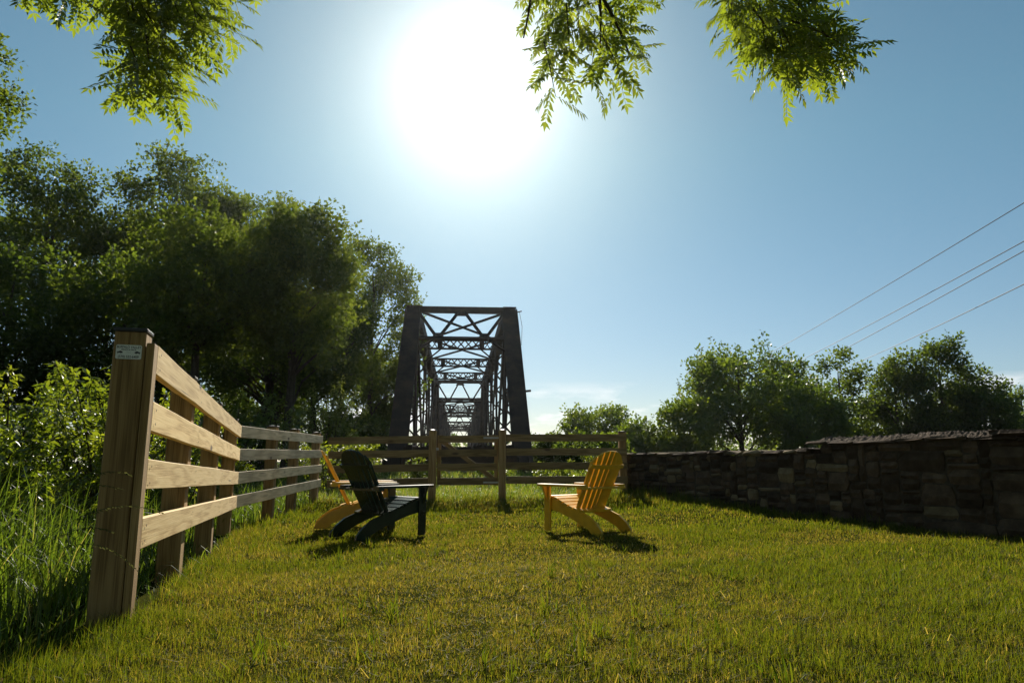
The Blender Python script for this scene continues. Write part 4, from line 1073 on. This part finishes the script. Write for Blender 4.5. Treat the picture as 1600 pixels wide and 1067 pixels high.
# ------------------------------------------------------------------ walnut tree overhead, its boughs hanging into view
wal = empty('walnut_tree', (-.6, -3.6, gz(-.6, -3.6))); tag(wal, 'walnut tree standing overhead, feathery boughs hanging in from the top edge', 'tree')
WO = wal.location.copy()
rr = random.Random(5); rng = np.random.default_rng(5)
LP, LA, LN, LL, LW, LT = [], [], [], [], [], []
twigs = MB()
def compound(p, d, L, npair, st):
    """one pinnate leaf: a drooping midrib with paired leaflets"""
    d = Vector(d).normalized(); pts = []
    q = Vector(p); dd = d.copy()
    side = dd.cross(Vector((0, 0, 1)))
    if side.length < .1: side = Vector((1, 0, 0))
    side.normalize(); roll = rr.uniform(-.7, .7)
    for k in range(npair + 1):
        pts.append(q.copy()); q = q + dd * (L / npair); dd = (dd + Vector((0, 0, -.038))).normalized()
    for k in range(1, npair + 1):
        ax = (pts[k] - pts[k - 1]).normalized(); s0 = ax.cross(Vector((0, 0, 1)))
        if s0.length < .05: s0 = side
        s0.normalize(); u0 = s0.cross(ax); s = s0 * math.cos(roll) + u0 * math.sin(roll); u = s.cross(ax)
        t = k / npair; sz = (.55 + .9 * t * (1.35 - t)) 
        for sg_ in (-1, 1):
            a = (s * sg_ * .95 + ax * .55 + Vector((0, 0, -.22)) + Vector((rr.gauss(0, .1), rr.gauss(0, .1), rr.gauss(0, .1)))).normalized()
            LP.append(pts[k]); LA.append(a); LN.append(u if u.z > 0 else -u); LL.append(.100 * sz * rr.uniform(.85, 1.15)); LW.append(.034 * sz); LT.append(min(1, max(0, st + rr.gauss(0, .1))))
    LP.append(pts[-1]); LA.append(dd); LN.append(Vector((0, 0, 1)) - dd * dd.z); LL.append(.095); LW.append(.032); LT.append(st)
    twigs.tube(pts[::2] + ([pts[-1]] if npair % 2 else []), .0013, 3, False)
def spray(p0, p1, nleaf, st, Lmin=.22, Lmax=.36):
    """a leafy shoot from p0 to p1 with alternate compound leaves"""
    p0, p1 = Vector(p0), Vector(p1); d = (p1 - p0); L = d.length; dn = d.normalized()
    mid = p0.lerp(p1, .5) + Vector((0, 0, .08 * L)); pts = [p0 * (1 - s) ** 2 + mid * 2 * s * (1 - s) + p1 * s * s for s in [i / 5 for i in range(6)]]
    twigs.tube(pts, [.008 - .0011 * i for i in range(6)], 5, False)
    for k in range(nleaf):
        s = .12 + .88 * k / (nleaf - 1); i = min(4, int(s * 5)); q = pts[i].lerp(pts[i + 1], s * 5 - i)
        az = k * 2.4 + rr.uniform(-.5, .5); e1 = dn.cross(Vector((0, 0, 1)));
        if e1.length < .1: e1 = Vector((1, 0, 0))
        e1.normalize(); e2 = e1.cross(dn)
        out = (e1 * math.cos(az) + e2 * math.sin(az)) * 1.0 + dn * (.35 + .6 * s) + Vector((0, 0, -.05))
        compound(q, out, rr.uniform(Lmin, Lmax), rr.randint(7, 9), st + rr.uniform(-.1, .1))
# clusters: shoots given by where they start and end in space (metres found from the photograph at 5 to 6.5 m distance)
CL = [
 [((235, -60), (330, 60)), ((240, -40), (365, 40)), ((230, -50), (300, 110)), ((220, -20), (345, 100)), ((215, 20), (290, 150)), ((225, 60), (262, 120)), ((228, 90), (235, 150)), ((228, 130), (262, 185)), ((230, 135), (215, 185)), ((150, -40), (215, 50)), ((120, -50), (170, 40)), ((60, -40), (110, 30)), ((20, -30), (50, 20)), ((180, -30), (205, 80)), ((200, -60), (270, 10)), ((300, -60), (365, 0)), ((250, 0), (320, 70)), ((205, 30), (215, 105)), ((90, -60), (135, 10)), ((240, 30), (255, 95))],
 [((920, -60), (985, 20)), ((925, -40), (960, 60)), ((930, 0), (950, 100)), ((935, 50), (1000, 95)), ((880, -60), (890, 30)), ((860, -40), (860, 60)), ((900, -20), (905, 70)), ((930, 60), (925, 130)), ((940, 70), (970, 130)), ((855, 40), (860, 120)), ((850, 80), (868, 165)), ((885, 20), (890, 95)), ((945, -50), (1005, 0)), ((935, 20), (985, 70)), ((838, -40), (838, 30))],
 [((1200, -60), (1290, 20)), ((1190, -60), (1170, 20)), ((1210, -40), (1225, 50)), ((1215, 0), (1300, 50)), ((1240, 30), (1330, 80)), ((1250, 40), (1285, 110)), ((1225, 20), (1235, 90)), ((1260, 50), (1350, 100)), ((1255, 60), (1270, 135)), ((1290, 70), (1330, 125)), ((1230, -60), (1300, -10)), ((1180, -20), (1175, 40)), ((1300, 85), (1365, 90)), ((1210, 10), (1195, 70)), ((1270, 20), (1310, 60)), ((1265, 70), (1300, 110))],
]
limb_ends = []
for ci, shoots in enumerate(CL):
    Y0 = (5.6, 5.9, 5.7)[ci]
    for (a, b) in shoots:
        ya = Y0 + rr.uniform(-.5, .4); yb = ya + rr.uniform(-.25, .35)
        a = (a[0] + (0, 0, -38)[ci], a[1] + (-34, -14, -12)[ci]); b = (b[0] + (0, 0, -38)[ci], b[1] + (-34, -14, -12)[ci])
        spray(P(a[0], a[1], ya), P(b[0], b[1], yb), rr.randint(9, 12), rr.uniform(.35, .65))
        ja, jb, jc = rr.uniform(-45, 40), rr.uniform(-25, 25), rr.uniform(-22, 8)
        if ci != 1: spray(P(a[0] + ja, a[1] + jb, ya + rr.uniform(-.4, .5)), P(b[0] + ja * .6, b[1] + jc, yb + rr.uniform(-.4, .5)), rr.randint(7, 10), rr.uniform(.3, .6))
# boughs leading back to the trunk
trunk = MB()
fork = Vector((-.5, -3.3, 4.6))
trunk.tube([WO + Vector((0, 0, -.2)), WO + Vector((.02, .02, 1.2)), WO + Vector((.05, .12, 2.8)), fork, fork + Vector((.1, -.2, 3)), fork + Vector((.3, -.6, 6.5))], [.34, .27, .23, .20, .14, .05], 12)
for tgt, r0 in ((P(228, -70, 5.5), .075), (P(930, -80, 5.9), .06), (P(1190, -80, 5.6), .07), (P(60, -90, 5.3), .05)):
    m_ = fork.lerp(tgt, .5) + Vector((0, 0, 1.3))
    trunk.tube([fork * (1 - s) ** 2 + m_ * 2 * s * (1 - s) + tgt * s * s for s in [i / 8 for i in range(9)]], [r0 * (1.05 - .85 * i / 8) for i in range(9)], 8, False)
# inner stems seen inside the hanging clusters
for st_, en in (((228, -70), (228, 140)), ((930, -80), (938, 75)), ((1190, -80), (1262, 70)), ((834, -60), (818, 60)), ((60, -90), (100, 0)), ((225, -20), (300, 50)), ((1200, -40), (1310, 80)), ((925, -30), (985, 90))):
    Y0 = 5.55; a, b = P(*st_, Y0), P(*en, Y0 + .1); m_ = a.lerp(b, .5) + Vector((.04, 0, .03))
    trunk.tube([a * (1 - s) ** 2 + m_ * 2 * s * (1 - s) + b * s * s for s in [i / 6 for i in range(7)]], [.021 - .0023 * i for i in range(7)], 6, False)
def local(mb): mb.v = [tuple(Vector(v) - WO) for v in mb.v]; return mb
local(trunk).build('trunk', M['bark'], wal, True); tag(local(twigs).build('twigs', M['bark'], wal), kind='stuff')
arr = lambda q: np.array([tuple(v) for v in q])
V, F, A_ = leaf_quads(arr(LP) - np.array(tuple(WO)), arr(LA), unit(arr(LN) + 1e-3), np.array(LL), np.array(LW), np.array(LT))
tag(link('leaflets', np_mesh('leaflets', V, [F], A_), M['walnut'], wal), kind='stuff')
# unseen rest of the crown, enlarged and thickened to block sky light
Vs, Fs, At, off = [], [], [], 0
for k in range(330):
    c = np.array([rng.uniform(-10, 10), rng.uniform(-13, 3.4), rng.uniform(3.6, 11.5)])
    if c[2] < CAM_H + 2.0 + max(0, c[1] + 1.2) * .95 + .9 or (c[0] ** 2 + (c[1] + 4.5) ** 2) > 98: continue
    d = unit(rng.normal(size=(26, 3))); cen = c + d * rng.uniform(.4, 1.2, (26, 1)) - np.array(tuple(WO))
    V, F, A_ = sprigs(cen, unit(d + np.array([0, 0, -.2])), 6, .5, .26, .30, .16, rng, .45, .12); Vs.append(V); Fs.append(F + off); At.append(A_); off += len(V)
link('crown', np_mesh('crown', np.concatenate(Vs), [np.concatenate(Fs)], np.concatenate(At)), M['walnut'], wal)

# ------------------------------------------------------------------ haze volume, added to imitate the lens veil near the sun
hm, hn, hl = mat_new('veil_haze')
pv = hn.new('ShaderNodeVolumePrincipled'); pv.inputs['Color'].default_value = (0.94, 0.97, 1.0, 1); pv.inputs['Density'].default_value = HAZE
pv.inputs['Anisotropy'].default_value = 0.80
ho = hn.new('ShaderNodeOutputMaterial'); hl.new(pv.outputs[0], ho.inputs['Volume'])
hb = MB(); hb.box((0, 0, 7.4), (6400, 6400, 26.0))
tag(hb.build('haze', hm), 'thin haze volume added for the pale veil near the sun', kind='stuff')

# ------------------------------------------------------------------ power cables
for i, (a, b, lab) in enumerate((((1600, 318), (1195, 558), 'highest of the dark power cables crossing the right sky'),
                    ((1600, 378), (1236, 572), 'second power cable from the top, close above another'),
                    ((1600, 393), (1240, 588), 'third power cable from the top, just under its neighbour'),
                    ((1600, 445), (1330, 572), 'lowest power cable, well below the other three'))):
    pa, pb = P(a[0], a[1], 32), P(b[0], b[1], 78); ext = pa + (pa - pb) * .45; end = pb + (pb - pa) * .25
    m = MB(); n = 20; L = (ext - end).length
    m.tube([ext.lerp(end, k / n) - Vector((0, 0, 0.35 * (1 - (2 * k / n - 1) ** 2))) + Vector((0, 0, .3)) for k in range(n + 1)], .024, 6)
    tag(m.build('power_cable', M['wire']), lab, 'power cable', 'power cables over the right hand trees')
print('TRIS', sum(sum(len(p.vertices) - 2 for p in me.polygons) if len(me.polygons) < 5000 else len(me.loops) - 2 * len(me.polygons) for me in bpy.data.meshes))
